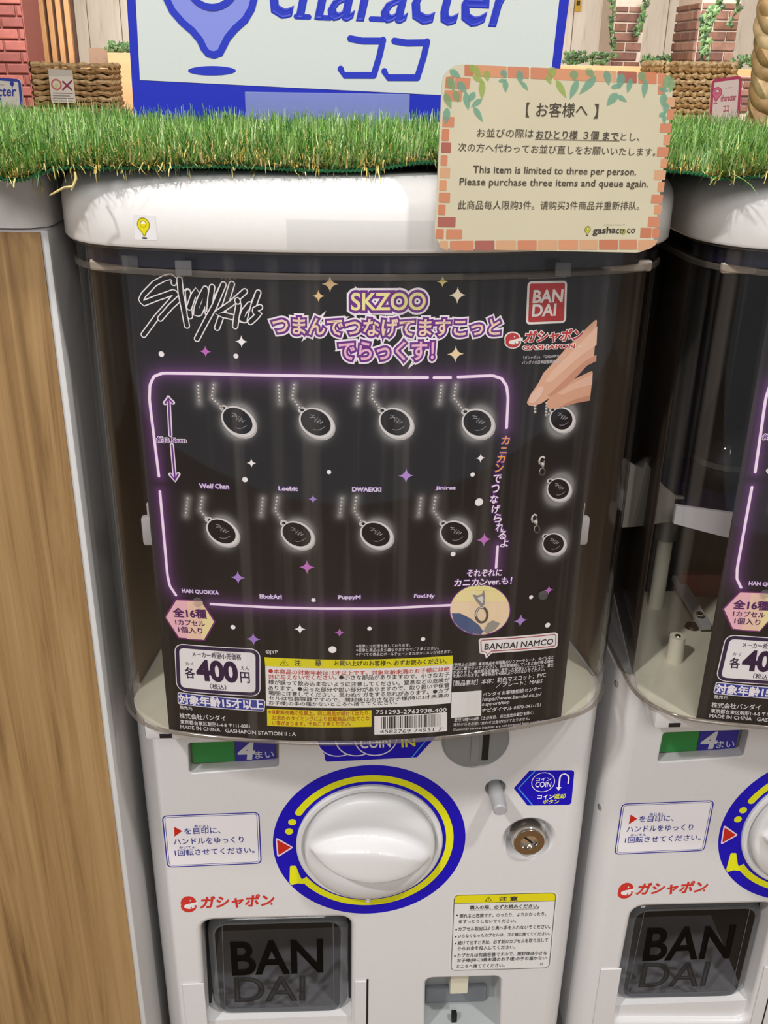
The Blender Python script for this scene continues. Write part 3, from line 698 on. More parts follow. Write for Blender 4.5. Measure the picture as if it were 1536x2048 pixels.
MB().box(-.1615, .1615, .122, .30, BT, 1.4445).build('rear_housing', WHITE, M1)
# lid
prof = [(-.003, 1.4445), (.0035, 1.4445), (.0048, 1.4462), (.0048, 1.4640)]+[(.0048-.0170*(1-math.cos(t)), 1.4640+.0170*math.sin(t)) for t in np.linspace(.15, PI/2, 9)]
V, Fc, n = wall_strip(prof, yb=.30)
top = [len(V)-n+i for i in range(n)]; P2 = np.array(V)[-n:, :2]; _, T = fill([P2]); Fc = Fc+[tuple(top[i] for i in t) for t in T]
b0 = np.array(V)[:n, :2]; _, T = fill([b0]); Fc += [t[::-1] for t in T]; Fc += [tuple([j*n+n-1 for j in range(len(prof))]+[j*n for j in range(len(prof))][::-1])]
lid = mesh('lid', V, Fc, LIDW, M1, True)
LU, LM = cyl_uv(.4445+.0049), cyl_map(.4445+.0049)
sl_ = Sheet(LU, LM, .008)
U = sl_.poly('pin_sticker', [(266, 429), (311, 431), (314, 481), (270, 479)], 'd9d8da', 0, .0006)
pin_logo(sl_, 'pin_sticker/pin_emblem', (287, 449), .0031, 'd8cc1c', '8a7c1c', 1, lw=.07, shadow='202020'); 
TAPE = clear('clear_tape', (.97, .97, .97), .15, .05, 'e0e0e2')
sl_.poly('clear_tape', [(572, 438), (868, 441), (868, 497), (574, 499)], TAPE, 1)
sl_.flush(M1)
# tabs and clips seen inside the hood
c = at(222, 526, -.028); MB().box(c[0]-.010, c[0]+.010, -.034, -.030, c[2]-.003, c[2]+.003, bev=.0012).build('hood_tab', mat('tab_white', 'cfc4b8', .4), M1)
c = at(262, 530, -.05); MB().box(c[0]-.004, c[0]+.004, -.052, -.049, c[2]-.003, c[2]+.005).build('hood_tab', CLEARP, M1)
c = at(366, 540, -.068); MB().box(c[0]-.004, c[0]+.004, -.0665, -.0640, c[2]-.003, c[2]+.004).build('hood_tab', CLEARP, M1)
c = at(1125, 540, -.062); MB().box(c[0]-.004, c[0]+.004, -.0640, -.0615, c[2]-.003, c[2]+.004).build('hood_tab', CLEARP, M1)
c = at(1248, 528, -.028); MB().box(c[0]-.014, c[0]+.014, -.034, -.030, c[2]-.003, c[2]+.003, bev=.0012).build('hood_tab', mat('tab_white', 'cfc4b8', .4), M1)
CL = mat('clip_grey', 'b0adb0', .35)
for sgn, px in ((-1, 302), (1, 1160)):
    c = at(px, 1057, -.030); c2 = at(px, 1003, -.030)
    cp = MB().box(c[0]-.005, c[0]+.005, -.034, -.028, c[2]-.010, c[2]+.009, bev=.002).build('tray_clip', CL, M1, smooth=True)
    MB().box(c[0]-.002+sgn*-.001, c[0]+.002+sgn*-.001, -.033, -.030, c[2]+.008, c2[2], bev=.0008).build('clip_pin', CL, cp)
for px, py in ((255, 1384), (283, 1636)):
    c = at(px+2, py, .012); MB().lathe((0, 0, 0), [(.0038, 0), (.0036, .0012), (.0020, .0026), (0, .003)], n=14)
    mb = MB(); mb.sphere((-.1618, .012, c[2]), .0042, 12, sc=(.8, 1, 1)); mb.build('side_screw', CHROME, M1, smooth=True)

# -------- print on the front panel
sp = Sheet(plane_uv((0, 0, 0), (1, 0, 0), (0, 0, 1)), plane_map((0, 0, 0), (1, 0, 0), (0, 0, 1)))
BLUE = '1404b4'; YEL = 'e2e21c'; RED = 'c4281e'
# dial ring
def arc(r0, r1, a0, a1, n=60):
    return np.concatenate([ellipse(DC, r1, r1, n, 0, a0, a1, False), ellipse(DC, r0, r0, n, 0, a1, a0, False)])
RO = .0722
sp.ring('dial_ring', ellipse(DC, RO, RO, 96), ellipse(DC, .0545, .0545, 96), BLUE, 0)
q0, q1 = math.radians(150), math.radians(-146)
V = []; N = 90
V = np.concatenate([ellipse(DC, .0576, .0576, N, 0, q0, q1, False), ellipse(DC, .0632, .0632, N, 0, q0, q1, False)])
sp.raw('dial_ring/arrow', V, [(i, N+i, N+i+1, i+1)[::-1] for i in range(N-1)], YEL, 1)
c = np.array(DC)+.0604*np.array([math.cos(q0), math.sin(q0)]); V, T = fill([ellipse(c, .0028, .0028, 14)]); sp.raw('dial_ring/arrow', V, T, YEL, 2)
for an in (159.5, 168.0):
    c = np.array(DC)+.0612*np.array([math.cos(math.radians(an)), math.sin(math.radians(an))]); V, T = fill([ellipse(c, .0030, .0030, 18)]); sp.raw('dial_ring/dot', V, T, YEL, 1)
P = [(584, 1729), (592, 1737), (602, 1765), (594, 1763), (583, 1768), (578, 1762)]
P = [(np.array([x, y])) for x, y in [(580, 1731), (592, 1731), (600, 1752), (610, 1768), (596, 1766), (582, 1770), (579, 1764)]]
sp.poly('dial_ring/arrow', P, YEL, 2, .0012)
sp.poly('dial_ring/triangle', [(551, 1673.5), (587, 1694.5), (554.5, 1715)], 'e8d8e8', 1, .0012); sp.poly('dial_ring/triangle', [(554, 1679), (582, 1694), (557, 1710)], RED, 2, .0006)
# instruction sticker
o = lambda X, Y: (280+X/3.84, 1460+Y/3.84)
U0 = ccw(sp.q([o(172, 660), o(912, 632), o(930, 1022), o(212, 1052)])); U = rpoly(U0, .0035)
V, T = fill([offs(U, .0006)]); sp.raw('handle_sticker', V, T, 'e9e6ea', 0)
sp.raw('handle_sticker', *ribbon(U, .0009, True), '2c2a92', 1); sp.raw('handle_sticker', *ribbon(offs(U, -.0015), .0004, True), '2c2a92', 1)
sp.poly('handle_sticker/triangle', [o(262, 742), o(325, 775), o(265, 818)], RED, 1)
def tx(sh, key, fn, body, x0, y0, x1, y1, h, s, color, **k):
    a, b = fn(x0, y0), fn(x1, y1); sh.text(key, body, a[0], a[1], b[0], b[1], h/s, color, **k)
for args in (('を目印に、', 343, 800, 620, 792, 48), ('ハンドルをゆっくり', 262, 880, 797, 862, 48), ('1回転させてください。', 270, 965, 880, 942, 48), ('めじるし', 418, 748, 538, 746, 20), ('かいてん', 303, 910, 427, 907, 18)):
    tx(sp, 'handle_sticker/lettering', o, *args, 3.84, '26268c', h=None) if False else sp.text('handle_sticker/lettering', args[0], *o(args[1], args[2]), *o(args[3], args[4]), args[5]/3.84, '26268c', 2, bold=.006)
# caution sticker
o = lambda X, Y: (840+X/4.518, 1760+Y/4.518)
U0 = ccw(sp.q([o(310, 135), o(1228, 112), o(1165, 790), o(280, 815)])); U = rpoly(U0, .004)
V, T = fill([offs(U, .0018)]); sp.raw('caution_sticker', V, T, 'dcdadb', 0); V, T = fill([U]); sp.raw('caution_sticker', V, T, 'dedddc', 1); sp.raw('caution_sticker', *ribbon(U, .00045, True), '3a3a3a', 4)
sp.poly('caution_sticker/yellow_band', [o(314, 141), o(335, 137), o(1205, 117), o(1222, 122), o(1221, 184), o(308, 209)], 'dfd41c', 2)
sp.line('caution_sticker', [o(308, 210), o(1222, 185)], .0004, '3a3a3a', 3)
sp.line('caution_sticker/warning_triangle', [o(590, 187), o(620, 148), o(648, 186), o(590, 187)], .0006, '2a2a10', 4); sp.text('caution_sticker/warning_triangle', '!', *o(617, 182), *o(622, 182), 5, '2a2a10', 4)
for a_ in (('注 意', 712, 188, 878, 183, 38, .02), ('購入の際、必ずお読みください。', 448, 264, 1075, 250, 36, .012), ('倒れると危険です。のったり、よりかかったり、', 355, 340, 1138, 320, 36, 0), ('ゆすったりしないでください。', 350, 390, 865, 380, 32, 0),
           ('カプセル取出口より奥へ手を入れないでください。', 345, 457, 1175, 435, 36, 0), ('いらなくなったカプセルは、ゴミ箱に捨ててください。', 343, 520, 1172, 497, 34, 0), ('続けて出すときは、必ず前のカプセルを取り出して', 340, 585, 1153, 558, 37, 0),
           ('からお金を投入してください。', 338, 634, 858, 618, 35, 0), ('カプセルは包装容器ですので、開封後は小さな', 335, 697, 1145, 672, 36, 0), ('お子様(特に3歳未満のお子様)の手の届かない', 335, 745, 1140, 721, 38, 0), ('ところへ捨ててください。', 330, 794, 762, 783, 34, 0), ('U', 1085, 765, 1104, 764, 20, 0)):
    sp.text('caution_sticker/lettering', a_[0], *o(a_[1], a_[2]), *o(a_[3], a_[4]), a_[5]/4.518, '2c2c2c', 3, bold=.006+a_[6])
sp.line('caution_sticker/lettering', [o(448, 271), o(1075, 257)], .0003, '2c2c2c', 3)
for x, y in ((335, 317), (327, 446), (323, 510), (321, 572), (315, 684)): sp.poly('caution_sticker/lettering', [(o(x, y)[0]+1.8*math.cos(i), o(x, y)[1]+1.5*math.sin(i)) for i in np.linspace(0, 5.6, 8)], '2c2c2c', 3)
# coin sticker above the dial (its top runs up behind the hood)
o = lambda X, Y: (520+X/3.49, 1460+Y/3.49)
sp.poly('coin_sticker', [o(380, -20), o(408, 88), o(440, 158), o(450, 170), o(452, 205), o(465, 222), o(1095, 190), o(1290, -20)], BLUE, 0)
for i, cx in enumerate((545, 675, 808)):
    C_ = sp.uv(*o(cx, 62-4*i)); sp.raw('coin_sticker', ellipse(C_, .0150, .0150, 40), [tuple(range(40))], BLUE, 1+i*2); sp.raw('coin_sticker', *ribbon(ellipse(C_, .0150, .0150, 40), .0009, True), 'e4e0ee', 2+i*2)
sp.text('coin_sticker/lettering', 'COIN', *o(702, 124), *o(910, 114), 20, 'e8e4ee', 7, bold=.02); sp.text('coin_sticker/lettering', 'IN', *o(990, 116), *o(1083, 108), 16, 'd8dc30', 7, bold=.02)
sp.line('coin_sticker/cyan_line', [o(1056, 190), o(1210, 5)], .0009, '3c9ce8', 6)
# coin return sticker
o = lambda X, Y: (880+X/4.8, 1440+Y/4.8)
U = rpoly(ccw(sp.q([o(708, 655), o(860, 485), o(1289, 482), o(1258, 813), o(840, 820)])), [.0004]*5)
sp.poly('return_sticker', [o(708, 655), o(860, 485), o(1262, 481), o(1282, 487), o(1289, 505), o(1262, 790), o(1248, 808), o(1225, 815), o(840, 820)], BLUE, 0)
sp.line('return_sticker/cyan_line', [o(912, 487), o(752, 655), o(888, 816)], .0009, '3c9ce8', 1, caps=False)
C_ = sp.uv(*o(990, 596)); sp.raw('return_sticker/coin_symbol', *ribbon(ellipse(C_, .0085, .0088, 40), .0006, True), 'e4e0ee', 1)
sp.text('return_sticker/coin_symbol', 'コイン', *o(920, 583), *o(1065, 580), 30/4.8, 'f0ecf4', 2, bold=.02); sp.text('return_sticker/coin_symbol', 'COIN', *o(912, 642), *o(1062, 641), 50/4.8, 'f0ecf4', 2, bold=.015)
sp.line('return_sticker/bent_arrow', [o(1230, 605), o(1236, 555), o(1225, 527), o(1195, 514), o(1165, 524), o(1150, 550), o(1140, 645)], .0012, 'f0ecf4', 2)
sp.poly('return_sticker/bent_arrow', [o(1113, 643), o(1166, 641), o(1136, 678)], 'f0ecf4', 2)
sp.text('return_sticker/lettering', 'コイン', *o(935, 755), *o(1088, 753), 38/4.8, 'f0ecf4', 2, bold=.03); sp.text('return_sticker/lettering', '返却', *o(1094, 754), *o(1200, 751), 45/4.8, 'd8dc30', 2, bold=.02); sp.text('return_sticker/lettering', 'ボタン', *o(985, 801), *o(1140, 798), 37/4.8, 'd8dc30', 2, bold=.03)
# capsule brand mark
def capsule_mark(sh, key, cx, cy, r, col, cut, h=1):
    sh.poly(key, [(cx+r*.98*math.cos(t), cy-r*.18-r*.82*math.sin(t)) for t in np.linspace(0, 2*PI, 28, False)], col, h)
    sh.poly(key, [(cx+r*.02+r*.98*math.cos(t), cy+r*.28-r*.74*math.sin(t)) for t in np.linspace(0, 2*PI, 28, False)], col, h)
    sh.poly(key, [(cx+r*1.2, cy-r*.32), (cx+r*.15, cy-r*.08), (cx-r*.35, cy+r*.05), (cx+r*.15, cy+r*.10), (cx+r*1.2, cy+r*.12)], cut, h+1)
    sh.poly(key, [(cx+r*.12+r*.68*math.cos(t), cy+r*.28-r*.30*math.sin(t)) for t in np.linspace(0, 2*PI, 24, False)], cut, h+1)
    for dx, dy in ((.25, -.45), (.35, .42)): sh.poly(key, [(cx+r*dx+r*.10*math.cos(t), cy+r*dy+r*.10*math.sin(t)) for t in np.linspace(0, 2*PI, 8, False)], cut if dy < 0 else col, h+2)
o = lambda X, Y: (300+X/3.339, 1760+Y/3.339)
capsule_mark(sp, 'red_brand_mark', 377, 1808, 16, 'c8342c', 'e6e3e4')
sp.text('red_brand_mark', 'ガシャポン', *o(338, 190), *o(820, 172), 24, 'c8342c', 2, bold=.035, italic=.15); sp.poly('red_brand_mark', [(543+2.2*math.cos(t), 1807.5+2.2*math.sin(t)) for t in np.linspace(0, 5.8, 9)], 'c8342c', 2)
sp.flush(M1)

# ================================================================== DISPLAY CARD INSIDE THE HOOD
PR = .4424
pu, pmap = cyl_uv(PR), cyl_map(PR)
uL, uR = pu(262, 640)[0], pu(1133, 1430)[0]-.004
v0, v1 = FZ+.0002, 1.4330
POST = empty('display_card', (0, -.066, v0), 'black display card with nine captioned key chains behind the clear hood of the middle machine', 'poster', 'black display cards in the hoods')
ps = Sheet(pu, pmap, .007)
def UV(P): return ps.q(P)
def seg_d(X, A, B):
    A, B = np.array(A), np.array(B); d = B-A; t = np.clip(((X-A)@d)/(d@d+1e-15), 0, 1); return np.linalg.norm(X-A-t[:, None]*d, axis=1)
NEON = [[(318, 952), (299, 800), (300, 770), (308, 753), (325, 746), (400, 747), (520, 750), (640, 752), (760, 754.5), (855, 755)], [(868, 755), (901, 755)],
        [(916, 754), (985, 751), (1003, 757), (1013, 772), (1016, 795), (1013, 855)], [(320, 983), (335, 1150), (340, 1172), (352, 1190)], [(422, 1208), (530, 1214), (640, 1217), (760, 1217), (902, 1210)], [(995, 1093), (992, 1135)]]
TAGS = [(477, 843), (633, 846), (792, 846), (956, 847), (445, 1064), (595, 1070), (753, 1070), (911, 1068), (1124, 839), (1118, 979), (1108, 1088)]
CH = []
for i, (x, y) in enumerate(TAGS[:8]):
    dx = -80 if i < 4 else -71
    top = 772 if i < 4 else 997
    if i in (1, 2, 3): dx = -75
    CH.append([(x+dx+ (2 if i > 1 else 0), top), (x+dx-(2 if i > 1 else -2), top+34)]); CH.append([(x+dx+31, top-2), (x+dx+27, top+24), (x-25, y-20)])
du = .0012; nu = int((uR-uL)/du)+1; nv = int((v1-v0)/du)+1
gu, gv = np.linspace(uL, uR, nu), np.linspace(v0, v1, nv); UU, VV = np.meshgrid(gu, gv); X = np.stack([UU.ravel(), VV.ravel()], 1)
base = np.array(lin('151216')); colr = np.tile(base, (len(X), 1))
dn = np.full(len(X), 9.)
for Pn in NEON:
    Q = UV(Pn)
    for i in range(len(Q)-1): dn = np.minimum(dn, seg_d(X, Q[i], Q[i+1]))
colr += np.array([.135, .045, .18])[None]*np.exp(-dn/.0030)[:, None]
dt = np.full(len(X), 9.)
for t in TAGS:
    c = np.array(pu(*t)); dt = np.minimum(dt, np.maximum(np.linalg.norm((X-c)*[1, .9], axis=1)-.0088, 0))
for Pn in CH:
    Q = UV(Pn)
    for i in range(len(Q)-1): dt = np.minimum(dt, np.maximum(seg_d(X, Q[i], Q[i+1])-.0006, 0))
colr += (.22*np.exp(-dt/.0013))[:, None]
P3 = pmap(X[:, 0], X[:, 1], np.zeros(len(X))); P3b = pmap(X[:, 0], X[:, 1], np.full(len(X), -.0004))
idx = np.arange(nu*nv).reshape(nv, nu); Q4 = np.stack([idx[:-1, :-1], idx[:-1, 1:], idx[1:, 1:], idx[1:, :-1]], -1).reshape(-1, 4)
mesh('card_sheet', P3, Q4.tolist(), mat('card_print', '151216', .42, vcol=True, spec=.35), POST, True, cols=np.concatenate([colr, np.ones((len(X), 1))], 1))
BK = '151216'
# neon frame
def dense(P, k=6):
    P = np.array(P, float); out = [P[0]]
    for i in range(len(P)-1):
        for j in range(1, k+1): out.append(P[i]+(P[i+1]-P[i])*j/k)
    return np.array(out)
def chaikin(P, it=3):
    P = np.array(P, float)
    for _ in range(it):
        if len(P) < 3: break
        Q = np.empty((2*(len(P)-1), 2)); Q[0::2] = P[:-1]*.75+P[1:]*.25; Q[1::2] = P[:-1]*.25+P[1:]*.75; P = np.vstack([P[:1], Q, P[-1:]])
    return P
for Pn in NEON:
    Pn = chaikin(dense(Pn, 3)) if len(Pn) > 2 else dense(Pn, 6)
    ps.line('neon_frame', Pn, .0026, '6a3480', 1); ps.line('neon_frame', Pn, .0016, 'f6e6fa', 2)
# handwritten brand mark: each stroke white with a black core
o5 = lambda P: [(240+x/2.954, 530+y/2.954) for x, y in P]
ST = [[(318, 105), (322, 85), (300, 68), (265, 76), (205, 108), (140, 175), (125, 205), (140, 226), (215, 196), (318, 160), (334, 172), (300, 215), (215, 310), (140, 412)],
      [(238, 316), (300, 245), (360, 190), (400, 155)], [(352, 85), (360, 170), (380, 270), (396, 358)], [(402, 160), (408, 240), (414, 302)], [(410, 250), (430, 190), (452, 150), (460, 185)],
      [(505, 140), (478, 190), (455, 250), (450, 290), (470, 285), (498, 220), (512, 150), (515, 230), (520, 285)], [(545, 130), (535, 200), (528, 270), (550, 240), (612, 115)], [(612, 115), (560, 240), (500, 350), (456, 435)],
      [(662, 112), (630, 215), (575, 370)], [(738, 155), (660, 225), (570, 285), (640, 300), (735, 325)], [(702, 235), (690, 300), (682, 360)], [(695, 208), (697, 214)],
      [(768, 232), (735, 270), (718, 320), (740, 325), (770, 280), (818, 162)], [(818, 162), (790, 240), (768, 330)], [(828, 248), (798, 262), (800, 278), (824, 284), (800, 310), (772, 335)]]
for j, P in enumerate(ST):
    P = dense(o5(P), 2); ps.line('script_brand_mark', P, .0034, 'ece8ec', 1+j*.6); ps.line('script_brand_mark', P, .0022, BK, 1.3+j*.6)
# title
OL = ((.215, 'efe8f2'), (.130, '6c2a86'))
ps.text('title', 'SKZOO', 703, 620, 850, 619, 34, 'ece49c', 6, bold=.02, outlines=OL)
ps.text('title', 'つまんでつなげてますこっと', 546, 667, 998, 670, 35, 'f0d6bc', 9, bold=.02, outlines=OL)
ps.text('title', 'でらっくす！', 678, 719, 866, 719, 37, 'ecb8d0', 12, bold=.02, outlines=OL)
# stars and dots
for x, y, r, c in ((660, 568, 16, 'dcc090'), (637, 592, 12, 'e0c08c'), (885, 563, 11, 'e8d890'), (915, 590, 16, 'f2e6c8'), (911, 708, 16, 'ecd4a8'), (483, 683, 12, 'f4f0f4'), (503, 926, 9, 'f4f0f4'), (961, 916, 9, 'f4f0f4'), (600, 1258, 11, 'f4f0f4'),
                   (411, 703, 11, 'c06ac4'), (812, 951, 15, 'b48ad8'), (968, 1079, 14, 'c474c8'), (626, 998, 9, 'a080cc'), (476, 1155, 14, 'a884d0'), (614, 1134, 15, 'c470c8'), (507, 1278, 14, 'a07cd0'), (679, 1265, 10, 'b468bc'), (1041, 1241, 13, 'ac86d4'), (1097, 1180, 9, 'b870c0')):
    c0 = pu(x, y); rr = abs(pu(x+r, y)[0]-c0[0]); V, T = fill([star4(c0, rr*1.05)]); ps.raw('star#%d' % x, V, T, c, 2)
for x, y, r in ((323, 708, 5.5), (472, 712, 5), (490, 959, 5.5), (658, 944, 4.5), (466, 1254, 5), (739, 1257, 4.5), (665, 1299, 8), (1062, 1194, 4), (945, 949, 4.5), (958, 1004, 8), (906, 1108, 5), (1095, 1250, 5), (846, 1278, 4.5), (627, 1200, 4.5)):
    c0 = pu(x, y); rr = abs(pu(x+r, y)[0]-c0[0]); V, T = fill([ellipse(c0, rr, rr, 18)]); ps.raw('dot#%d' % x, V, T, 'f2eef2', 2)
# ball chains with oval tags
def disc(key, c, rx, ry, col, h, rot=0, n=24):
    V, T = fill([ellipse(c, rx, ry, n, rot)]); ps.raw(key, V, T, col, h)
for i, t in enumerate(TAGS):
    c = np.array(pu(*t)); s = 1.0 if i < 8 else .86; key = 'tag#%d' % i; rot = -.62
    disc(key, c+[.0008, -.0010], .0100*s, .0080*s, 'b9b6b8', 2, rot); disc(key, c, .0100*s, .0080*s, 'd8d5d6', 3, rot); disc(key, c+[-.0004, .0004], .0086*s, .0067*s, '17151a', 4, rot)
    th = c+np.array([-.0075, .0072])*s; disc(key, th, .0024*s, .0018*s, 'c8c5c6', 2); disc(key, th, .0010, .0008, '17151a', 3)
    sk = np.array([(-5, 3), (-2.5, 3.6), (-4.5, 1), (-1.5, 2.6), (-1, -.5), (0, 3), (.4, -.4), (1.5, 3), (1, -.6), (2.4, 2.2), (2.8, -.2), (4, 1.6)])*.00085*s
    ps.line(key, c+sk@np.array([[.92, -.35], [.35, .92]])+[-.0002, .0008], .0003, 'd6d3d6', 5, px=False)
    w2 = np.array([(-1.5, -3.2), (0, -3.6), (2, -3.2), (4, -1.8)])*.0011*s; ps.line(key, c+w2, .00035, '8f8c92', 5, px=False)
def beads(key, P, step=7.2):
    P = np.array(P, float); L = np.concatenate([[0], np.cumsum(np.linalg.norm(np.diff(P, axis=0), axis=1))])
    for s_ in np.arange(0, L[-1], step):
        p = np.array([np.interp(s_, L, P[:, 0]), np.interp(s_, L, P[:, 1])]); c = np.array(pu(*p)); disc(key, c, .00095, .00085, '8d8986', 2, n=12); disc(key, c+[-.0002, .0002], .0004, .0004, 'e4e0dc', 3, n=8)
for i, P in enumerate(CH): beads('ball_chain#%d' % i, P)
for i, P in enumerate(([(1070, 812), (1070, 828)], [(1093, 806), (1092, 830), (1100, 828)])): beads('ball_chain#r%d' % i, P, 6)
def clasp(key, x, y, s=1.0, rot=0.0, flip=1):
    R_ = lambda P: [(x+s*(a*math.cos(rot)-b*math.sin(rot))*flip, y+s*(a*math.sin(rot)+b*math.cos(rot))) for a, b in P]
    ps.line(key, R_([(-5, 2), (-8, -8), (-4, -19), (4, -24), (10, -20)]), .0022*s, 'a8a4a0', 2); ps.line(key, R_([(-5, 2), (-8, -8), (-4, -19), (4, -24), (10, -20)]), .0009*s, 'e8e4e0', 3)
    ps.poly(key, R_([(-9, -6), (-4, 4), (6, 16), (12, 12), (13, -2), (11, -14), (7, -6), (0, -4)]), '8e8a88', 4); ps.poly(key, R_([(-1, 0), (8, 10), (10, 2), (8, -3)]), 'e0dcd8', 5)
    q = np.linspace(0, 2*PI, 20); ps.line(key, R_([(7+10*math.cos(t), 30+13*math.sin(t)) for t in q]), .0014*s, '5a5048', 3); ps.line(key, R_([(7+10*math.cos(t), 30+13*math.sin(t)) for t in q[9:16]]), .0006*s, 'd0ccc8', 4)
clasp('clasp#a', 1082, 926, .55, .1); clasp('clasp#b', 1068, 1042, .55, -.1)
# hand
oh = lambda P: [(740+x/3.072, 530+y/3.072) for x, y in P]
ps.poly('hand', oh([(1395, 326), (1340, 375), (1300, 420), (1200, 515), (1120, 605), (1065, 662), (1035, 722), (985, 795), (962, 845), (972, 860), (1005, 866), (1050, 850), (1110, 810), (1165, 770), (1215, 735), (1265, 690), (1330, 620), (1372, 590)]), 'dcab90', 3, .001)
ps.poly('hand', oh([(1395, 375), (1300, 470), (1210, 560), (1120, 650), (1070, 720), (1110, 720), (1200, 640), (1290, 560), (1390, 490)]), 'e6bca4', 4)
ps.poly('hand', oh([(1388, 590), (1330, 618), (1265, 688), (1215, 733), (1110, 808), (1090, 800), (1180, 720), (1250, 650), (1320, 590), (1390, 550)]), 'c98f76', 4)
ps.poly('hand/nail', oh([(972, 846), (985, 800), (1025, 752), (1058, 742), (1066, 758), (1050, 800), (1005, 850)]), 'e8c0b0', 5, .001)
ps.poly('hand', oh([(1368, 646), (1300, 678), (1240, 708), (1175, 745), (1110, 800), (1078, 852), (1095, 882), (1140, 884), (1200, 868), (1262, 848), (1350, 832), (1362, 720)]), 'd6a286', 3, .001)
ps.poly('hand', oh([(1366, 668), (1290, 705), (1220, 740), (1150, 790), (1180, 800), (1260, 760), (1362, 735)]), 'e2b49c', 4)
ps.poly('hand', oh([(1350, 832), (1262, 848), (1200, 868), (1150, 880), (1200, 850), (1270, 820), (1352, 800)]), 'c08a70', 4)
# inset circle with the clasp
cx, cy = 959.7, 1219.5
CI = [(cx+61.5*math.cos(t), cy+51.5*math.sin(t)) for t in np.linspace(0, 2*PI, 48, False)]
ps.poly('clasp_inset', CI, '6c2a86', 1); CI2 = [(cx+59.5*math.cos(t), cy+49.5*math.sin(t)) for t in np.linspace(0, 2*PI, 48, False)]; ps.poly('clasp_inset', CI2, 'efd6b4', 2)
ps.poly('clasp_inset', [(cx+59.5*math.cos(t), cy-49.5*math.sin(t)) for t in np.linspace(.35, PI-.35, 24)], 'efe0a4', 3)
ps.poly('clasp_inset', [(cx+59.5*math.cos(t), cy-49.5*math.sin(t)) for t in np.linspace(.9, PI-.9, 18)], 'eee69c', 4)
ps.poly('clasp_inset', [(903, 1226), (920, 1226), (940, 1236), (958, 1250), (966, 1262), (962, 1268.5), (940, 1266), (920, 1256), (907, 1242)], '4a5a86', 5)
clasp('clasp_inset/clasp', 955, 1195, 1.15); ps.poly('clasp_inset', [(966, 1262), (975, 1246), (985, 1240), (1000, 1246), (990, 1259), (975, 1267)], '9a9690', 5)
# captions
CAP = ((.11, '6c3a90'),)
for b_ in (('Wolf Chan', 399.5, 976, 458, 977.5, 9), ('Leebit', 557.5, 980.5, 595.5, 981.5, 8), ('DWAEKKI', 704.5, 982.5, 762, 983, 8), ('Jiniret', 871, 980.5, 910, 980.5, 8), ('HAN QUOKKA', 365, 1186, 438, 1190, 8.5), ('BbokAri', 520, 1196.4, 563.3, 1197.4, 8), ('PuppyM', 676.7, 1199.5, 720.7, 1199.5, 9), ('FoxI.Ny', 828, 1197, 868, 1197, 9)):
    ps.text('caption#'+b_[0][:4].replace(' ', ''), *b_, 'ded6ea', 3, bold=.03, outlines=CAP)
ps.line('size_arrow', [(337, 795), (341, 870)], .0024, 'e6dcec', 1); ps.line('size_arrow', [(344, 890), (350, 958)], .0024, 'e6dcec', 1)
ps.line('size_arrow', [(330, 806), (337, 795), (346, 805)], .0024, 'e6dcec', 1); ps.line('size_arrow', [(341, 949), (350, 961), (357, 948)], .0024, 'e6dcec', 1)
ps.line('size_arrow', [(337, 796), (341, 870)], .0010, '6c2a86', 2); ps.line('size_arrow', [(344, 890), (350, 957)], .0010, '6c2a86', 2); ps.line('size_arrow', [(331, 806), (337, 796), (345, 805)], .0010, '6c2a86', 2); ps.line('size_arrow', [(342, 949), (350, 960), (356, 948)], .0010, '6c2a86', 2)
ps.text('size_arrow/lettering', '約3.5cm', 315, 885, 373, 886, 12, '6c2a86', 4, bold=.02, outlines=((.09, 'ece4f0'),))
for ch, x, y in zip('カニカンでつなげられるよ', (1010, 1006, 1001, 997, 993, 989, 987, 990, 994, 998, 1003, 1007), (880, 898, 917, 936, 957, 977, 998, 1018, 1036, 1054, 1070, 1086)):
    col = 'f0a848' if y < 940 else 'f4ecf4'; w_ = 7.5 if ch != 'ニ' else 6.5; ps.text('side_lettering', ch, x-w_, y+8, x+w_, y+8, 16 if ch != 'ニ' else 11, col, 4, bold=.015, outlines=((.10, '5a2878'),))
ps.text('clasp_lettering', 'それぞれに', 933, 1152.5, 1002, 1151, 13, 'f4ecf4', 6, bold=.02, outlines=((.10, '5a2878'),)); ps.text('clasp_lettering', 'カニカンver.も！', 908, 1172, 1022, 1167, 14, 'f4ecf4', 8, bold=.02, outlines=((.10, '5a2878'),))
# red square badge
U0 = ccw(UV([(1055, 562.5), (1134, 561), (1131.6, 645.6), (1051.5, 649)])); U = rpoly(U0, .0022); V, T = fill([U]); ps.raw('red_badge', V, T, 'ece8e6', 2); V, T = fill([offs(U, -.0012)]); ps.raw('red_badge', V, T, 'b83436', 3)
ps.text('red_badge/lettering', 'BAN', 1065.5, 605, 1123.5, 603, 24, 'ece8e6', 4, bold=.03); ps.text('red_badge/lettering', 'DAI', 1064, 632.5, 1110, 630.5, 23, 'ece8e6', 4, bold=.03)
capsule_mark(ps, 'capsule_brand_mark', 1025, 680, 17, 'ece8e6', 'ece8e6', 1); capsule_mark(ps, 'capsule_brand_mark', 1025, 680, 14.5, 'b83436', 'ece8e6', 4)
ps.text('capsule_brand_mark', 'ガシャポン', 1048, 685, 1162, 680, 23, 'b83436', 6, bold=.04, italic=.12, outlines=((.09, 'ece8e6'),)); ps.text('capsule_brand_mark', 'GASHAPON', 1045, 699.5, 1148.5, 696, 8.5, 'b83436', 5, bold=.03, outlines=((.11, 'ece8e6'),)); ps.text('capsule_brand_mark', 'TM', 1154, 695, 1162, 694.6, 3.5, 'ece8e6', 5)
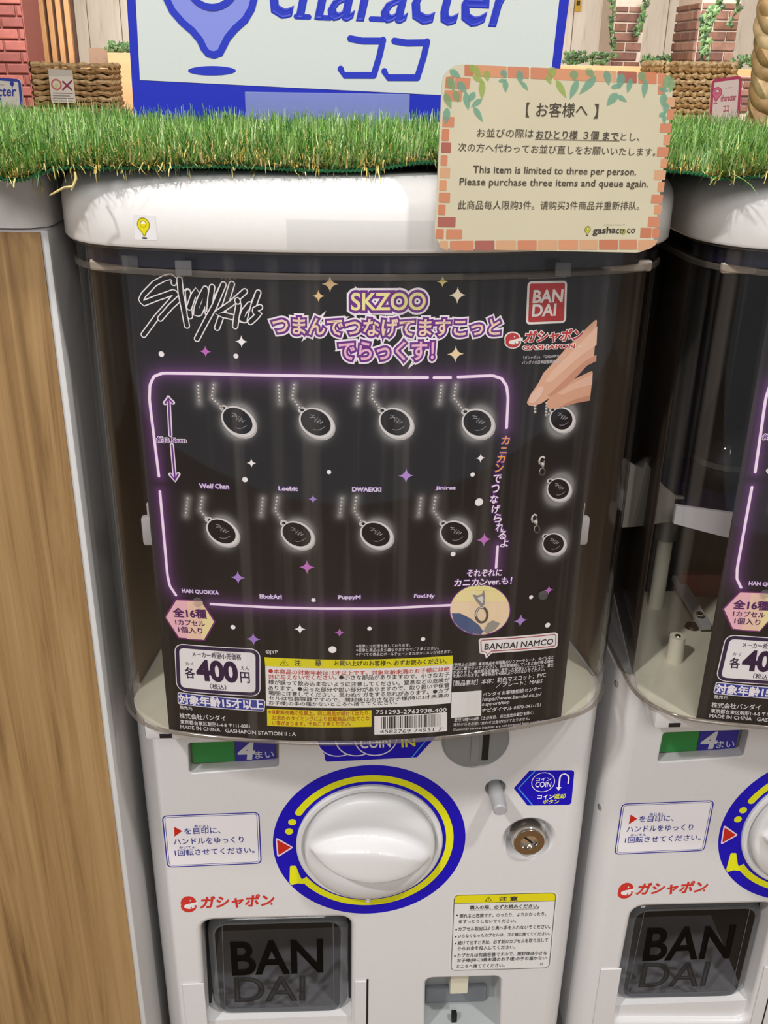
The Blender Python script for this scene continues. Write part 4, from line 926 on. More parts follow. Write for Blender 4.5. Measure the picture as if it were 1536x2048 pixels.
ps.text('small_lettering', '「ガシャポン」「GASHAPON」は', 1046, 719, 1130.6, 714, 7, 'd0ccd0', 3, bold=.01); ps.text('small_lettering', 'バンダイの日本国登録商標です。', 1044, 728.6, 1129.6, 725, 7, 'd0ccd0', 3, bold=.01)
# hexagon
HX = [(328.7, 1233.6), (351, 1197), (404, 1199), (432, 1243), (410, 1282), (357, 1277)]
ps.poly('hexagon_badge', HX, '6c2a6c', 4); hc = np.mean(HX, 0)
for j, (a_, c_) in enumerate(((0, 'ecb8c4'), (.45, 'ecc8b4'), (.75, 'ecdca4'))):
    Pp = [hc+(np.array(p)-hc)*.93 for p in HX]
    if a_: 
        xa = 328+104*a_; Pp = [p if p[0] > xa else np.array([xa, p[1]]) for p in Pp]
        Pp = [Pp[1], Pp[2], Pp[3], Pp[4], Pp[5]] if a_ < .5 else [np.array([xa, 1202.]), np.array([402., 1202.5]), Pp[3], np.array([408.5, 1278.8]), np.array([xa, 1279.])]
    if a_ and a_ < .5: Pp = [np.array([xa, 1201.]), np.array([402., 1202.5]), hc+(np.array(HX[3])-hc)*.93, np.array([408.5, 1278.8]), np.array([xa, 1277.])]
    ps.poly('hexagon_badge', Pp, c_, 5+j)
ps.text('hexagon_badge/lettering', '全16種', 348.5, 1232.5, 414, 1236.5, 18, '4e1c5c', 9, bold=.03); ps.text('hexagon_badge/lettering', '1カプセル', 352, 1248, 411, 1251.5, 11, '4e1c5c', 9, bold=.015); ps.text('hexagon_badge/lettering', '1個入り', 358, 1263.5, 406, 1267, 12, '4e1c5c', 9, bold=.015)
# price box
U0 = ccw(UV([(348.7, 1286), (521, 1297), (521, 1393), (353, 1381.5)])); 
for d, c_, h_ in ((0, 'e6e2ea', 2), (-.0006, '2e2044', 3), (-.0030, 'e9e6ea', 4)):
    V, T = fill([offs(rpoly(U0, .006), d)]); ps.raw('price_box', V, T, c_, h_)
pc = '2e1640'
for b_ in (('メーカー希望小売価格', 385, 1312.5, 483, 1319.5, 11, .01), ('きぼうこうりかかく', 427, 1305.5, 482, 1309, 3, 0), ('各', 372, 1355, 391, 1356, 21, .02), ('かく', 372, 1330, 388, 1331, 7, 0), ('400', 397, 1358.5, 475.5, 1363, 38, .045), ('えん', 482, 1339, 499, 1340, 8, 0), ('円', 482, 1364.5, 500, 1365.5, 21, .02), ('（税込）', 421, 1377, 453, 1380, 11, .01)):
    ps.text('price_box/lettering', *b_[:6], pc, 6, bold=b_[6])
U0 = ccw(UV([(355.5, 1383.5), (531, 1399), (529, 1422.5), (356, 1407.5)])); V, T = fill([rpoly(U0, .0014)]); ps.raw('age_band', V, T, 'e6e2ea', 5); V, T = fill([offs(rpoly(U0, .0014), -.0006)]); ps.raw('age_band', V, T, '2c3a9a', 6)
ps.text('age_band/lettering', '対象年齢15才以上', 359.5, 1405.5, 527, 1418.5, 18, 'ece8f0', 7, bold=.035)
for b_ in (('発売元', 360, 1417.5, 385, 1420, 7), ('株式会社バンダイ', 360, 1436, 452, 1441.5, 10.5), ('東京都台東区駒形1-4-8 〒111-8081', 361.5, 1447, 500, 1456, 8.5), ('MADE IN CHINA', 361.5, 1456.5, 441, 1463, 7), ('GASHAPON STATION II : A', 451, 1464, 592, 1471.5, 7.2), ('©JYP', 532, 1309, 556, 1309, 9), ('※画像には処理を施しております。', 712, 1294.7, 820, 1293, 6.5), ('※画像と商品は多少異なりますのでご了承ください。', 712, 1303, 877, 1299, 6.5), ('※すべての商品にボールチェーンまたはカニカンが付きます。', 712, 1311.5, 903, 1305.5, 6.5),
           ('（使用上の注意）●本商品を樹脂製のソファーやシート、タイルなど', 905.6, 1333, 1107, 1317.5, 7), ('の上に置かないでください。長時間接触していると色が移る場合', 905.6, 1340.5, 1106, 1325, 7), ('があります。●本商品装着部に発生した破損などについては、責任', 905.6, 1348, 1106, 1333, 7), ('を負いかねます。●本商品を4個以上つなげないでください。', 905.6, 1355, 1089, 1341, 7),
           ('［製品素材］本体：彩色マスコット：PVC', 906, 1372, 1090.6, 1354, 10.5), ('／プレート：MABS', 992, 1375, 1083.7, 1366, 9.5), ('バンダイお客様相談センター', 965, 1393, 1082, 1380, 8), ('https://www.bandai.co.jp/', 964, 1404, 1081, 1393.5, 9), ('support/top', 963.4, 1413.5, 1018, 1408.5, 8.5), ('ナビダイヤル 0570-041-101', 963, 1424.5, 1080.6, 1412.5, 8),
           ('受付10時～16時（土日祝日、当社指定休業日を除く）', 908, 1443.5, 1067, 1428, 7.2), ('海外からのお問い合わせは受け付けておりません。', 906, 1452.5, 1058.7, 1439.5, 6.6), ('Customer service inquiries are not accepted from outside Japan.', 905.6, 1462.5, 1098, 1443, 6.2)):
    ps.text('white_lettering', *b_, 'dad6da', 3, bold=.012 if b_[5] > 6.9 else .004)
ps.poly('blank_white_square', [(903, 1384.5), (963, 1380.5), (962, 1431), (901.6, 1436)], 'e4e2e4', 2)
# caution box
ps.poly('caution_box', [(530.5, 1331), (905, 1328), (901, 1406), (532.5, 1411)], 'e6e4e4', 2); ps.poly('caution_box/yellow_band', [(529, 1314), (905.3, 1310.5), (905.3, 1328), (530.5, 1331.5)], 'ddd420', 3)
ps.line('caution_box/warning_triangle', [(560, 1330), (568.5, 1318.5), (577, 1330.5), (560, 1330)], .0004, '2a2a18', 4); ps.text('caution_box/warning_triangle', '!', 567.6, 1328.5, 569.4, 1328.5, 6, '2a2a18', 4)
for b_ in (('注', 589, 1331, 602, 1331, 12), ('意', 630, 1331.5, 643, 1331.5, 12), ('お買い上げのお客様へ 必ずお読みください。', 668, 1331, 893, 1326, 11)): ps.text('caution_box/lettering', *b_, '26241c', 4, bold=.015)
red, blk = 'bc3430', '2a2628'
for b_ in (('●本商品の対象年齢は15才以上です。対象年齢未満のお子様には絶', 537, 1346, 898.5, 1341.5, red), ('対に与えないでください。', 537, 1357.5, 673, 1358.5, red), ('●小さな部品がありますので、小さなお子', 678, 1358.5, 898.5, 1352.5, blk), ('様が誤って飲み込まないように注意してください。窒息などの危険が', 537, 1368, 898.5, 1363.5, blk), ('あります。●尖った部分や鋭い部分がありますので、取り扱いや保管', 537, 1379, 898, 1374, blk),
           ('場所に注意してください。思わぬケガをする恐れがあります。●カプ', 537, 1389.5, 897.5, 1384.5, blk), ('セルは包装容器ですので、開封後は小さなお子様(特に3才未満の', 538, 1400, 897, 1395, blk), ('お子様)の手の届かないところへ捨ててください。', 538, 1410, 794, 1409, blk)):
    ps.text('caution_box/lettering', *b_[:5], 9.4, b_[5], 4, bold=.008)
ps.poly('notice_box', [(534, 1417), (743, 1420), (743, 1453), (534.6, 1451)], 'dccc20', 2)
for b_ in (('※自動販売機の性質上、同じ商品が続けて出たり、', 537, 1427.5, 740.6, 1429.5), ('お求めのタイミングにより記載商品が出てこな', 545, 1439, 739, 1440.5), ('い事があります。予めご了承ください。', 545, 1449.5, 701, 1451)): ps.text('notice_box/lettering', *b_, 9.2, 'b04818', 4, bold=.008)
ps.text('white_lettering', '751293-2763938-400', 751.6, 1428, 892.5, 1423, 8, 'e4e0e4', 3, bold=.01)
ps.poly('barcode', [(748.5, 1432), (894, 1424), (894, 1462), (748.5, 1469)], 'e6e4e4', 2)
rr_ = random.Random(3); x = 763.
while x < 882:
    w_ = rr_.choice((1.0, 1.6, 2.6)); t = (x-748.5)/145.5; yt, yb_ = 1434.5-8*t, 1458-6*t
    ps.poly('barcode', [(x, yt), (x+w_, yt), (x+w_, yb_), (x, yb_)], '201e22', 3); x += w_+rr_.choice((1.0, 1.5, 2.4))
ps.text('barcode', '4582769 74531 7', 759.5, 1466.5, 884, 1461, 7, '201e22', 3)
# maker's bubble
ps.poly('maker_mark', [(957, 1281), (960, 1276.5), (1110, 1264.5), (1115.6, 1267), (1115, 1291), (1111, 1295.5), (984, 1306), (972, 1317), (969, 1308.5), (959, 1306)], 'ece8ea', 2)
ps.line('maker_mark', [(974, 1311), (973, 1304.5), (962.5, 1302), (961.5, 1283), (964, 1280), (1109, 1268.5), (1111.5, 1270.5), (1111, 1289), (1109, 1291.5), (982, 1302), (974, 1311)], .0006, 'a8343c', 3)
ps.text('maker_mark', 'BANDAI NAMCO', 968.5, 1299, 1105, 1288, 11.5, '201c22', 4, bold=.015)
ps.flush(POST, layer=6e-5)
# hood fastener studs
for x, y in ((395, 1204), (1086, 1191)):
    u_, v_ = cyl_uv(.4447)(x, y); c = cyl_map(.4447)(np.array([u_]), np.array([v_]), np.array([0]))[0]
    MB().lathe(tuple(c), [(.0030, -.0002), (.0028, .0005), (.0012, .0008), (0, .0006)], n=20).build('hood_stud', CLEARP, M1, smooth=True)

# ================================================================== SECOND MACHINE AND ITS CARD
M2 = copy_tree(M1)
for c in list(M2.children):
    if c.name.startswith('tray_clip'):
        for k_ in list(c.children): bpy.data.objects.remove(k_)
        bpy.data.objects.remove(c)
M2 = M2; M2.location.x += .34; M2['label'] = 'white capsule machine cut off by the right edge, posts and lever showing through its hood'
P2_ = copy_tree(POST); P2_.location.x += .34; P2_['label'] = 'black display card mostly cut off by the right edge of the picture'
def onz(px, py, z): d = ray(px, py); return CAM+d*(z-CAM[2])/d[2]
c = onz(1348, 1320, FZ); MB().tube([c, c+[0, 0, .020]], [.0062, .0055], 20).build('short_post', CREAM, M2, smooth=True)
MB().tube([c+[0, 0, .0201], c+[0, 0, .0207]], [.0022, .0018], 12).build('post_screw', CHROME, M2, smooth=True)
c = onz(1311, 1212, FZ); MB().tube([c, c+[0, 0, .068]], [.0058, .0058], 20).build('tall_post', CREAM, M2, smooth=True)
MB().tube([c+[0, 0, .060], c+[0, 0, .086]], [.0085, .0085], 20).build('post_sleeve', mat('sleeve_grey', '6a665e', .5), M2, smooth=True)
a, b = onz(1345, 1135, 1.160), onz(1412, 1250, 1.152)
d = (b-a)/np.linalg.norm(b-a); s_ = np.array([d[1], -d[0], 0])*.0042; V = [a-s_, a+s_, b+s_, b-s_]; V = V+[p-np.array([0, 0, .004]) for p in V]
mesh('lever_arm', V, [(0, 1, 2, 3), (7, 6, 5, 4), (0, 4, 5, 1), (1, 5, 6, 2), (2, 6, 7, 3), (3, 7, 4, 0)], GREYL, M2)
c = onz(1399, 1228, 1.157); MB().sphere(c, .003, 10, sc=(1, 1, .6)).build('lever_screw', CHROME, M2, smooth=True)
c = onz(1302, 1142, 1.150); MB().sphere(c, .003, 10).build('lever_screw', CHROME, M2, smooth=True)
a, b = onz(1362, 1147, 1.166), onz(1470, 1125, 1.166); MB().box(min(a[0], b[0]), max(a[0], b[0])+.03, a[1]-.002, a[1]+.006, FZ+.001, 1.166, bev=.001).build('red_disc_guard', mat('dull_red', '7a1c20', .4), M2)
c = onz(1385, 1254, FZ); MB().lathe(tuple(c), [(.006, 0), (.005, .002), (0, .003)], axis='z', n=16).build('floor_screw', mat('dark_metal', '4a4038', .3, .8), M2, smooth=True)
HG = mat('frosted_hopper', '8c887e', .5, noise=.1, nscale=30)
o = lambda X, Y: (1180+X/3.413, 880+Y/3.413)
def panel_at(name, P, Y, th, m_, par):
    U = ccw(xz(P, Y)); V2, T = fill([U]); n = len(U)
    return mesh(name, [(x, Y, z) for x, z in V2]+[(x, Y+th, z) for x, z in V2], list(T)+[tuple(i+n for i in t[::-1]) for t in T]+[(i+n, (i+1) % n+n, (i+1) % n, i) for i in range(n)], m_, par)
panel_at('hopper_side', [o(215, 125), o(250, 135), (o(300, 170)), o(360, 195), o(385, 150), o(430, 210), o(500, 310), o(590, 385), o(645, 392), o(652, 500), o(605, 548), o(450, 572), o(330, 590), o(215, 598)], .035, .003, HG, M2)
# curved white collar
q = np.linspace(0, 1, 16); V = []
for t in q:
    xA = at(1356, 1030, .005)[0]; x_ = xA+.225*t; y_ = .010-.030*math.sin(PI*t)
    zt = at(1400, 1030, -.005)[2]; zb = at(1400, 1060+0, .0)[2]-.010*math.sin(PI*min(t*1.0, 1))
    V += [(x_, y_, zt), (x_, y_, zb), (x_, y_+.003, zt), (x_, y_+.003, zb)]
Fc = []
for i in range(15): a_ = 4*i; Fc += [(a_, a_+1, a_+5, a_+4), (a_+2, a_+6, a_+7, a_+3), (a_, a_+4, a_+6, a_+2), (a_+1, a_+3, a_+7, a_+5)]
Fc += [(0, 2, 3, 1), (60, 61, 63, 62)]
mesh('hopper_collar', V, Fc, mat('collar_white', 'b4b2b6', .35), M2, True)
HZ = at(1400, 1030, 0)[2]-.004
for Mx, ox in ((M1, 0), (M2, .34)):
    MB().box(ox-.132, ox+.132, .012, .112, HZ-.003, HZ).build('hopper_tray', mat('navy_tray', '16142c', .4), Mx)
CAPM = [clear('dark_capsule_shell', (.6, .6, .62), .05, .12, '5a5a64'), clear('clear_capsule_shell', (.65, .64, .62), .05, .22, '8a8680')]
BAG = [mat('navy_contents', '17163a', .5, noise=.3, nscale=80), mat('brown_contents', '4a3c30', .6, noise=.3, nscale=80), mat('black_contents', '131216', .6)]
CG = 'toy capsules lying in the dark hoppers'
def capsule(x, y, z, i, label):
    e = empty('toy_capsule', (x, y, z-.024), label, 'capsule', CG)
    V = MB(); V.sphere((x, y, z), .024, 20); V.build('shell', CAPM[i % 2], e, smooth=True)
    mb = MB(); mb.tube([(x, y, z-.002), (x, y, z+.002)], [.0246, .0246], 24, cap=False); mb.build('band', CAPM[1], e, smooth=True)
    mb = MB(); mb.sphere((x+.002, y, z-.006), .016, 12, sc=(1, 1, .9)); mb.build('contents', BAG[i % 3], e, smooth=True)
    return e
rz = HZ+.0242
capsule(.34-.052, .045, rz+.0385, 1, 'clear capsule with brown contents, topmost in the hood of the machine at the right edge')
capsule(.34-.092, .052, rz, 2, 'dark capsule lowest at the left in the hood of the machine at the right edge')
capsule(.34-.036, .052, rz, 0, 'dark navy capsule beside the card in the hood of the machine at the right edge')
capsule(.104, .045, rz, 0, 'dark navy capsule at the right inside the middle machine, beside its card')
capsule(.100, .060, rz+.049, 0, 'dark navy capsule upper right inside the middle machine, beside its card')
mb = MB(); c = at(1420, 722, .02); mb.box(c[0]-.0035, c[0]+.0035, c[1]-.004, c[1]+.004, c[2]-.003, c[2]+.003, bev=.0006)
# stands that carry the machines
ST_ = mat('stand_white', 'c8c6c4', .5, noise=.03)
for i, ox in enumerate((0, .34)):
    MB().box(ox-.160, ox+.160, .0, .30, 0, .7598, bev=.004).build('machine_stand', ST_, label='white cabinet carrying the %s capsule machine, below the picture' % ('middle' if i == 0 else 'right'), cat='stand', group='machine stands')
# back-to-back filler behind the machines: their dark rear board
# ================================================================== WOOD-FACED SIDE PANEL
OAK = wood('oak_laminate', '6c5030', '92734a', 'a3845a', (1, 1, .03), 90, .5)
for e_, p_ in zip(next(n for n in OAK.node_tree.nodes if n.type == 'VALTORGB').color_ramp.elements, (.40, .49, .58)): e_.position = p_
SP = empty('side_cabinet', (-.27, .12, 0), 'oak laminate side cabinet with white edges and a rounded white cap, at the left', 'cabinet')
X1 = -.1725; YF = -.030
zc = at(60, 458, YF)[2]
MB().box(-.42, X1, YF, .30, 0, zc, bev=.0025).build('carcass', mat('cabinet_white', 'c4c3c2', .45, noise=.03, nscale=20), SP, smooth=True)
MB().box(-.40, X1-.0042, YF-.0012, YF+.001, .02, zc-.0015).build('oak_front', OAK, SP)
bm = bmesh.new(); bmesh.ops.create_cube(bm, size=1)
for v in bm.verts: v.co = (-.2963+v.co.x*.2474, .1345+v.co.y*.331, zc+.0185+v.co.z*.036)
tz_ = zc+.036; ed = [e for e in bm.edges if all(v.co.z > tz_-.001 for v in e.verts)]+[e for e in bm.edges if abs(e.verts[0].co.z-e.verts[1].co.z) > .01]
bmesh.ops.bevel(bm, geom=ed, offset=.013, segments=6, affect='EDGES', profile=.5); bm.verts.index_update()
cap_ = MB().add([v.co[:] for v in bm.verts], [[v.index for v in f.verts] for f in bm.faces]); bm.free()
cap_.build('cap', mat('cap_white', 'e2e0de', .22, noise=.12, nscale=40, color2='cfccc9'), SP, smooth=True)

# ================================================================== ARTIFICIAL TURF
TZ = 1.4820
TF = empty('artificial_turf', (.02, .08, TZ), 'bright green artificial turf mat with straw coloured threads lying across the machine tops', 'turf')
def edge_z(x):
    # front edge of the mat: sags between the lids, lifts beside the notice card
    return TZ+.0016+.0006*math.sin(x*60)-.0075*math.exp(-((x+.178)/.016)**2)+.0030*math.exp(-((x-.020)/.018)**2)-.003*math.exp(-((x-.172)/.014)**2)
def edge_y(x): return -.0655+.006*math.exp(-((x-.09)/.06)**4)+.0012*math.sin(x*37)+.010*min(1, max(0, (-x-.16)/.05))+.0 if x < .16 else -.0655+.010*math.exp(-((x-.17)/.02)**2)
nx = 150; ny = 12; V = []
for j in range(ny+1):
    for i in range(nx+1):
        x = -.42+.98*i/nx; t = j/ny; y = edge_y(x)+(.245-edge_y(x))*t**1.6; k = math.exp(-(y-edge_y(x))/.02)
        V.append((x, y, TZ+.0012+(edge_z(x)-TZ-.0012)*k))
nV = len(V); Vb = [(x, y, z-.0014) for x, y, z in V]
idx = np.arange((nx+1)*(ny+1)).reshape(ny+1, nx+1); Fc = []
for j in range(ny):
    for i in range(nx):
        a_, b_, c_, d_ = idx[j, i], idx[j, i+1], idx[j+1, i+1], idx[j+1, i]; Fc += [(a_, b_, c_, d_), (a_+nV, d_+nV, c_+nV, b_+nV)]
for i in range(nx): Fc.append((idx[0, i]+nV, idx[0, i+1]+nV, idx[0, i+1], idx[0, i]))
mesh('backing', V+Vb, Fc, mat('turf_backing', '0f4a2c', .8, noise=.4, nscale=400, bump=.6), TF)
mb = MB(); n = 420
for i in range(n):
    x = -.36+.86*i/n; mb.tube([(x, edge_y(x)-.0006, edge_z(x)-.0012), (x+.0012, edge_y(x)-.0012, edge_z(x)-.0002), (x+.0024, edge_y(x)-.0006, edge_z(x)-.0012)], .0006, 4, cap=False)
prop(mb.build('edge_stitching', mat('turf_stitch', '1c6a3c', .7), TF), kind='stuff')
TURF = mat('turf_blade', '5a9c3c', .38, vcol=True, spec=.35)
def blades(name, X, Y, Z, L, Wd, az, lean, curl, C, nseg=3):
    N = len(X); T = np.linspace(0, 1, nseg+1); dirx, diry = np.cos(az), np.sin(az); V = np.zeros((N, (nseg+1)*2, 3)); 
    side = np.stack([-diry, dirx, np.zeros(N)], 1)
    px, py, pz = X.copy(), Y.copy(), Z.copy(); ang = lean.copy()
    for j in range(nseg+1):
        wj = Wd*(1-.75*T[j]**2)
        c = np.stack([px, py, pz], 1); V[:, 2*j] = c-side*wj[:, None]/2; V[:, 2*j+1] = c+side*wj[:, None]/2
        st = L/nseg; px = px+dirx*np.sin(ang)*st; py = py+diry*np.sin(ang)*st; pz = pz+np.cos(ang)*st; ang = ang+curl[:, j] if curl.ndim > 1 else ang+curl
    b_ = (np.arange(N)*(nseg+1)*2)[:, None]; Q = []
    for j in range(nseg): Q.append(np.concatenate([b_+2*j, b_+2*j+1, b_+2*j+3, b_+2*j+2], 1))
    Q = np.concatenate(Q).astype(int); Cc = np.repeat(C, (nseg+1)*2, 0)
    return mesh(name, V.reshape(-1, 3), Q.tolist(), TURF, TF, True, cols=np.concatenate([Cc, np.ones((len(Cc), 1))], 1), kind='stuff', origin=(.02, .08, TZ))
N = 70000
X = rng.uniform(-.36, .50, N); Y = -.066+.31*rng.random(N)**1.25
Y = np.maximum(Y, np.array([edge_y(x) for x in X])+.0008)
Zb = np.full(N, TZ+.001)
fr = Y < -.045; Zb[fr] = [edge_z(x) for x in X[fr]]
g = [np.array(lin(c)) for c in ('7cae50', '98c468', 'aecf80', '4f8a40', 'c6dea4', '88b65c')]
C = np.array(g)[rng.integers(0, 6, N)]*rng.uniform(.8, 1.15, N)[:, None]
az = rng.normal(-1.5, 1.15, N); lean = np.abs(rng.normal(.65, .35, N)); L = rng.uniform(.013, .022, N)
fe = Y < -.056; az[fe] = rng.normal(-1.5, .9, fe.sum()); lean[fe] = rng.uniform(.2, 1.15, fe.sum()); L[fe] = rng.uniform(.010, .017, fe.sum())
behind_card = (X > .005) & (X < .17) & (Y < -.040); lean[behind_card] *= .3; L[behind_card] *= .7
curl = rng.normal(.08, .20, (N, 4)); curl[fe] *= .4; blades('blades', X, Y, Zb, L, rng.uniform(.0005, .0010, N), az, lean, curl, C, 3)
N = 12000
X = rng.uniform(-.36, .50, N); Y = -.066+.24*rng.random(N)**2.6; Y = np.maximum(Y, np.array([edge_y(x) for x in X])+.0006); Zb = np.array([edge_z(x) if y < -.045 else TZ+.001 for x, y in zip(X, Y)])
s_ = [np.array(lin(c)) for c in ('d2c074', 'c4ac5c', 'e0d490', 'a89a50', '2f6a34')]; C = np.array(s_)[rng.integers(0, 5, N)]*rng.uniform(.8, 1.1, N)[:, None]
bc = (X > .005) & (X < .17) & (Y < -.040)
L = rng.uniform(.010, .019, N); L[bc] *= .6; L[Y < -.060] *= .75; lean = np.clip(np.abs(rng.normal(.8, .45, N)), 0, 1.25); lean[bc] *= .4
blades('straw_threads', X, Y, Zb, L, rng.uniform(.0005, .0010, N), rng.normal(-1.5, 1.2, N), lean, np.where(Y[:, None] < -.056, rng.normal(-.12, .8, (N, 7)), rng.normal(.05, .8, (N, 7))), C, 6)
# one long loose straw over the corner
mb = MB(); P = [at(150, 345, -.070), at(152, 357, -.074), at(146, 372, -.078), at(143, 381, -.078)]; mb.tube(P, [.0006, .0007, .0006, .0003], 6); P = [at(146, 373, -.078), at(128, 375, -.078), at(112, 384, -.078), at(99, 391, -.078)]; mb.tube(P, [.0006, .0006, .0006, .0003], 6)
mb.build('loose_thread', mat('straw_thread', 'c2b072', .5), TF)

# ================================================================== NOTICE CARD IN FRONT
an = .12; CO = np.array([.085, -.0795, 1.45]); cex = np.array([math.cos(an), math.sin(an), 0]); cey = np.array([0, 0, 1.])
cuv, cmp_ = plane_uv(CO, cex, cey), plane_map(CO, cex, cey)
NC = empty('notice_card', tuple(at(1085, 502, -.075)), 'laminated cream notice card with a printed brick and leaf border, taped to the lid', 'notice')
cs_ = Sheet(cuv, cmp_)
QC = ccw(cs_.q([(886, 127), (1350, 150), (1305, 506), (868, 497)])); UC = rpoly(QC, .0085, 8)
V2, T = fill([UC]); n = len(UC); A_, B_ = cmp_(V2[:, 0], V2[:, 1], np.zeros(n)), cmp_(V2[:, 0], V2[:, 1], np.full(n, -.0010))
LAM = mat('laminated_cream', 'c6bea4', .16, noise=.05, nscale=25, coat=.3)
mesh('card', np.concatenate([A_, B_]), list(T)+[tuple(i+n for i in t[::-1]) for t in T]+[(i+n, (i+1) % n+n, (i+1) % n, i) for i in range(n)], LAM, NC)
o = lambda X, Y: (860+X/3.072, 120+Y/3.072)
bcol = ('bd7f62', 'c48c6a', 'b57458', 'c29876', '9e6054', 'bd7a5c')
def cbrick(P, i, key='printed_bricks'):
    cs_.poly(key, [o(*p) for p in P], bcol[i % 6], 1, .0004)
k_ = 0
# bottom row
for i, (x0, x1) in enumerate(((60, 110), (122, 268), (275, 396), (405, 528), (538, 655), (663, 783), (790, 910), (918, 1030), (1038, 1155), (1162, 1272))):
    t0, t1 = (x0-60)/1300, (x1-60)/1300; cbrick([(x0, 1112-10*t0), (x1, 1112-10*t1), (x1, 1172-8*t1), (x0, 1168-4*t0 if x0 > 100 else 1150)], (3, 0, 4, 3, 0, 3, 1, 3, 2, 0)[i])
cbrick([(1280, 1106), (1400, 1104), (1385, 1135), (1350, 1160), (1320, 1168), (1278, 1170)], 3)
# left column
for i, (y0, y1, w_) in enumerate(((348, 414, 150), (422, 498, 118), (506, 572, 130), (584, 650, 108), (660, 726, 124), (738, 804, 103), (814, 878, 124), (888, 952, 96), (964, 1028, 158))):
    xl = 78-(y0-348)*.048; xb = 78-(y1-348)*.048; cbrick([(xl, y0), (w_, y0+2), (w_-3, y1), (xb, y1-2)], (0, 5, 4, 0, 3, 1, 0, 5, 4)[i])
cbrick([(37, 1038), (85, 1040), (83, 1100), (36, 1098)], 5); cbrick([(100, 1040), (198, 1042), (196, 1100), (98, 1100)], 0)
# right column
for i, (y0, y1, xl) in enumerate(((388, 446, 1416), (458, 524, 1438), (534, 596, 1398), (604, 664, 1420), (676, 738, 1380), (748, 812, 1402), (826, 882, 1362), (890, 950, 1380), (962, 1028, 1342))):
    xr = 1487-(y0-388)*.125; xrb = 1487-(y1-388)*.125; cbrick([(xl, y0), (xr, y0+2), (xrb, y1), (xl-6, y1-2)], (0, 1, 0, 1, 3, 1, 0, 1, 0)[i])
cbrick([(1294, 1030), (1362, 1032), (1358, 1094), (1290, 1092)], 2); cbrick([(1368, 1032), (1412, 1034), (1406, 1092), (1364, 1092)], 5)
cbrick([(1438, 228), (1508, 230), (1502, 290), (1432, 288)], 3); cbrick([(1460, 300), (1500, 300), (1492, 368), (1455, 366)], 0); cbrick([(1400, 155), (1440, 150), (1440, 212), (1400, 212)], 0)
# top row
for i, (x0, x1) in enumerate(((212, 268), (276, 470), (478, 608), (618, 752), (760, 1000), (1008, 1145), (1152, 1270), (1280, 1392), (1400, 1440))):
    ya, yb_ = 28+(x0-212)*.042, 28+(x1-212)*.042; h_ = 70; cbrick([(x0, ya), (x1, yb_), (x1, yb_+h_), (x0, ya+h_)], (2, 1, 0, 0, 1, 3, 4, 5, 0)[i])
cbrick([(98, 104), (148, 100), (145, 175), (92, 172)], 2); cbrick([(155, 105), (250, 112), (240, 180), (150, 175)], 0); cbrick([(90, 185), (200, 188), (192, 255), (88, 250)], 0)
LF = clear('leaf_print_a', (.72, .9, .72), .3, .55, '8fae84'), clear('leaf_print_b', (.72, .9, .72), .3, .55, '7fae9c'), clear('leaf_print_c', (.72, .9, .72), .3, .58, 'a9b866')
def pleaf(x0, y0, x1, y1, w_, i):
    a_, b_ = np.array([x0, y0], float), np.array([x1, y1], float); d = b_-a_; nrm = np.array([-d[1], d[0]])/np.linalg.norm(d)*w_
    q = np.linspace(0, 1, 9); P = [a_+d*t+nrm*math.sin(PI*t**.75) for t in q]+[a_+d*t-nrm*math.sin(PI*t**.75) for t in q[::-1][1:-1]]
    cs_.poly('printed_leaves', [o(*p) for p in P], LF[i], 2+.2*(pleaf.k % 5)); pleaf.k += 1
pleaf.k = 0
for L_ in ((120, 60, 190, 110, 22, 1), (110, 110, 150, 190, 25, 0), (105, 290, 98, 395, 22, 1), (90, 200, 130, 300, 22, 0), (170, 130, 225, 205, 24, 1), (150, 190, 175, 260, 22, 0), (240, 30, 320, 100, 25, 2), (262, 95, 335, 140, 18, 2), (345, 60, 355, 130, 22, 2), (320, 120, 318, 245, 20, 2), (218, 195, 235, 310, 22, 1), (275, 195, 235, 260, 20, 1), (318, 238, 250, 290, 18, 1), (268, 285, 325, 382, 18, 1),
           (440, 60, 470, 110, 20, 1), (420, 130, 475, 120, 12, 1), (462, 120, 465, 200, 18, 1), (545, 60, 560, 150, 22, 1), (560, 130, 603, 188, 14, 1), (740, 40, 760, 110, 28, 2), (775, 120, 838, 235, 20, 2), (715, 90, 745, 150, 16, 2), (880, 60, 890, 130, 26, 0), (908, 120, 858, 242, 22, 1), (1020, 100, 915, 212, 24, 1), (960, 50, 1010, 110, 24, 0), (1080, 60, 1100, 158, 22, 1), (1180, 80, 1160, 180, 26, 1), (1110, 170, 1180, 150, 16, 1), (1150, 200, 1085, 282, 26, 1), (1150, 215, 1210, 258, 16, 1), (1235, 110, 1212, 205, 18, 1), (1290, 70, 1320, 140, 24, 0), (1325, 120, 1312, 235, 20, 1),
           (1470, 90, 1440, 180, 26, 0), (1490, 110, 1475, 200, 24, 0), (1405, 175, 1470, 190, 16, 1), (1440, 200, 1425, 290, 22, 1), (1455, 260, 1440, 340, 18, 1), (1405, 345, 1450, 320, 14, 1), (1440, 330, 1438, 398, 14, 1)):
    pleaf(*L_)
IK = '4c443c'
cs_.text('lettering', '【', *o(588, 350), *o(608, 350), 29, IK, 3, bold=.01)
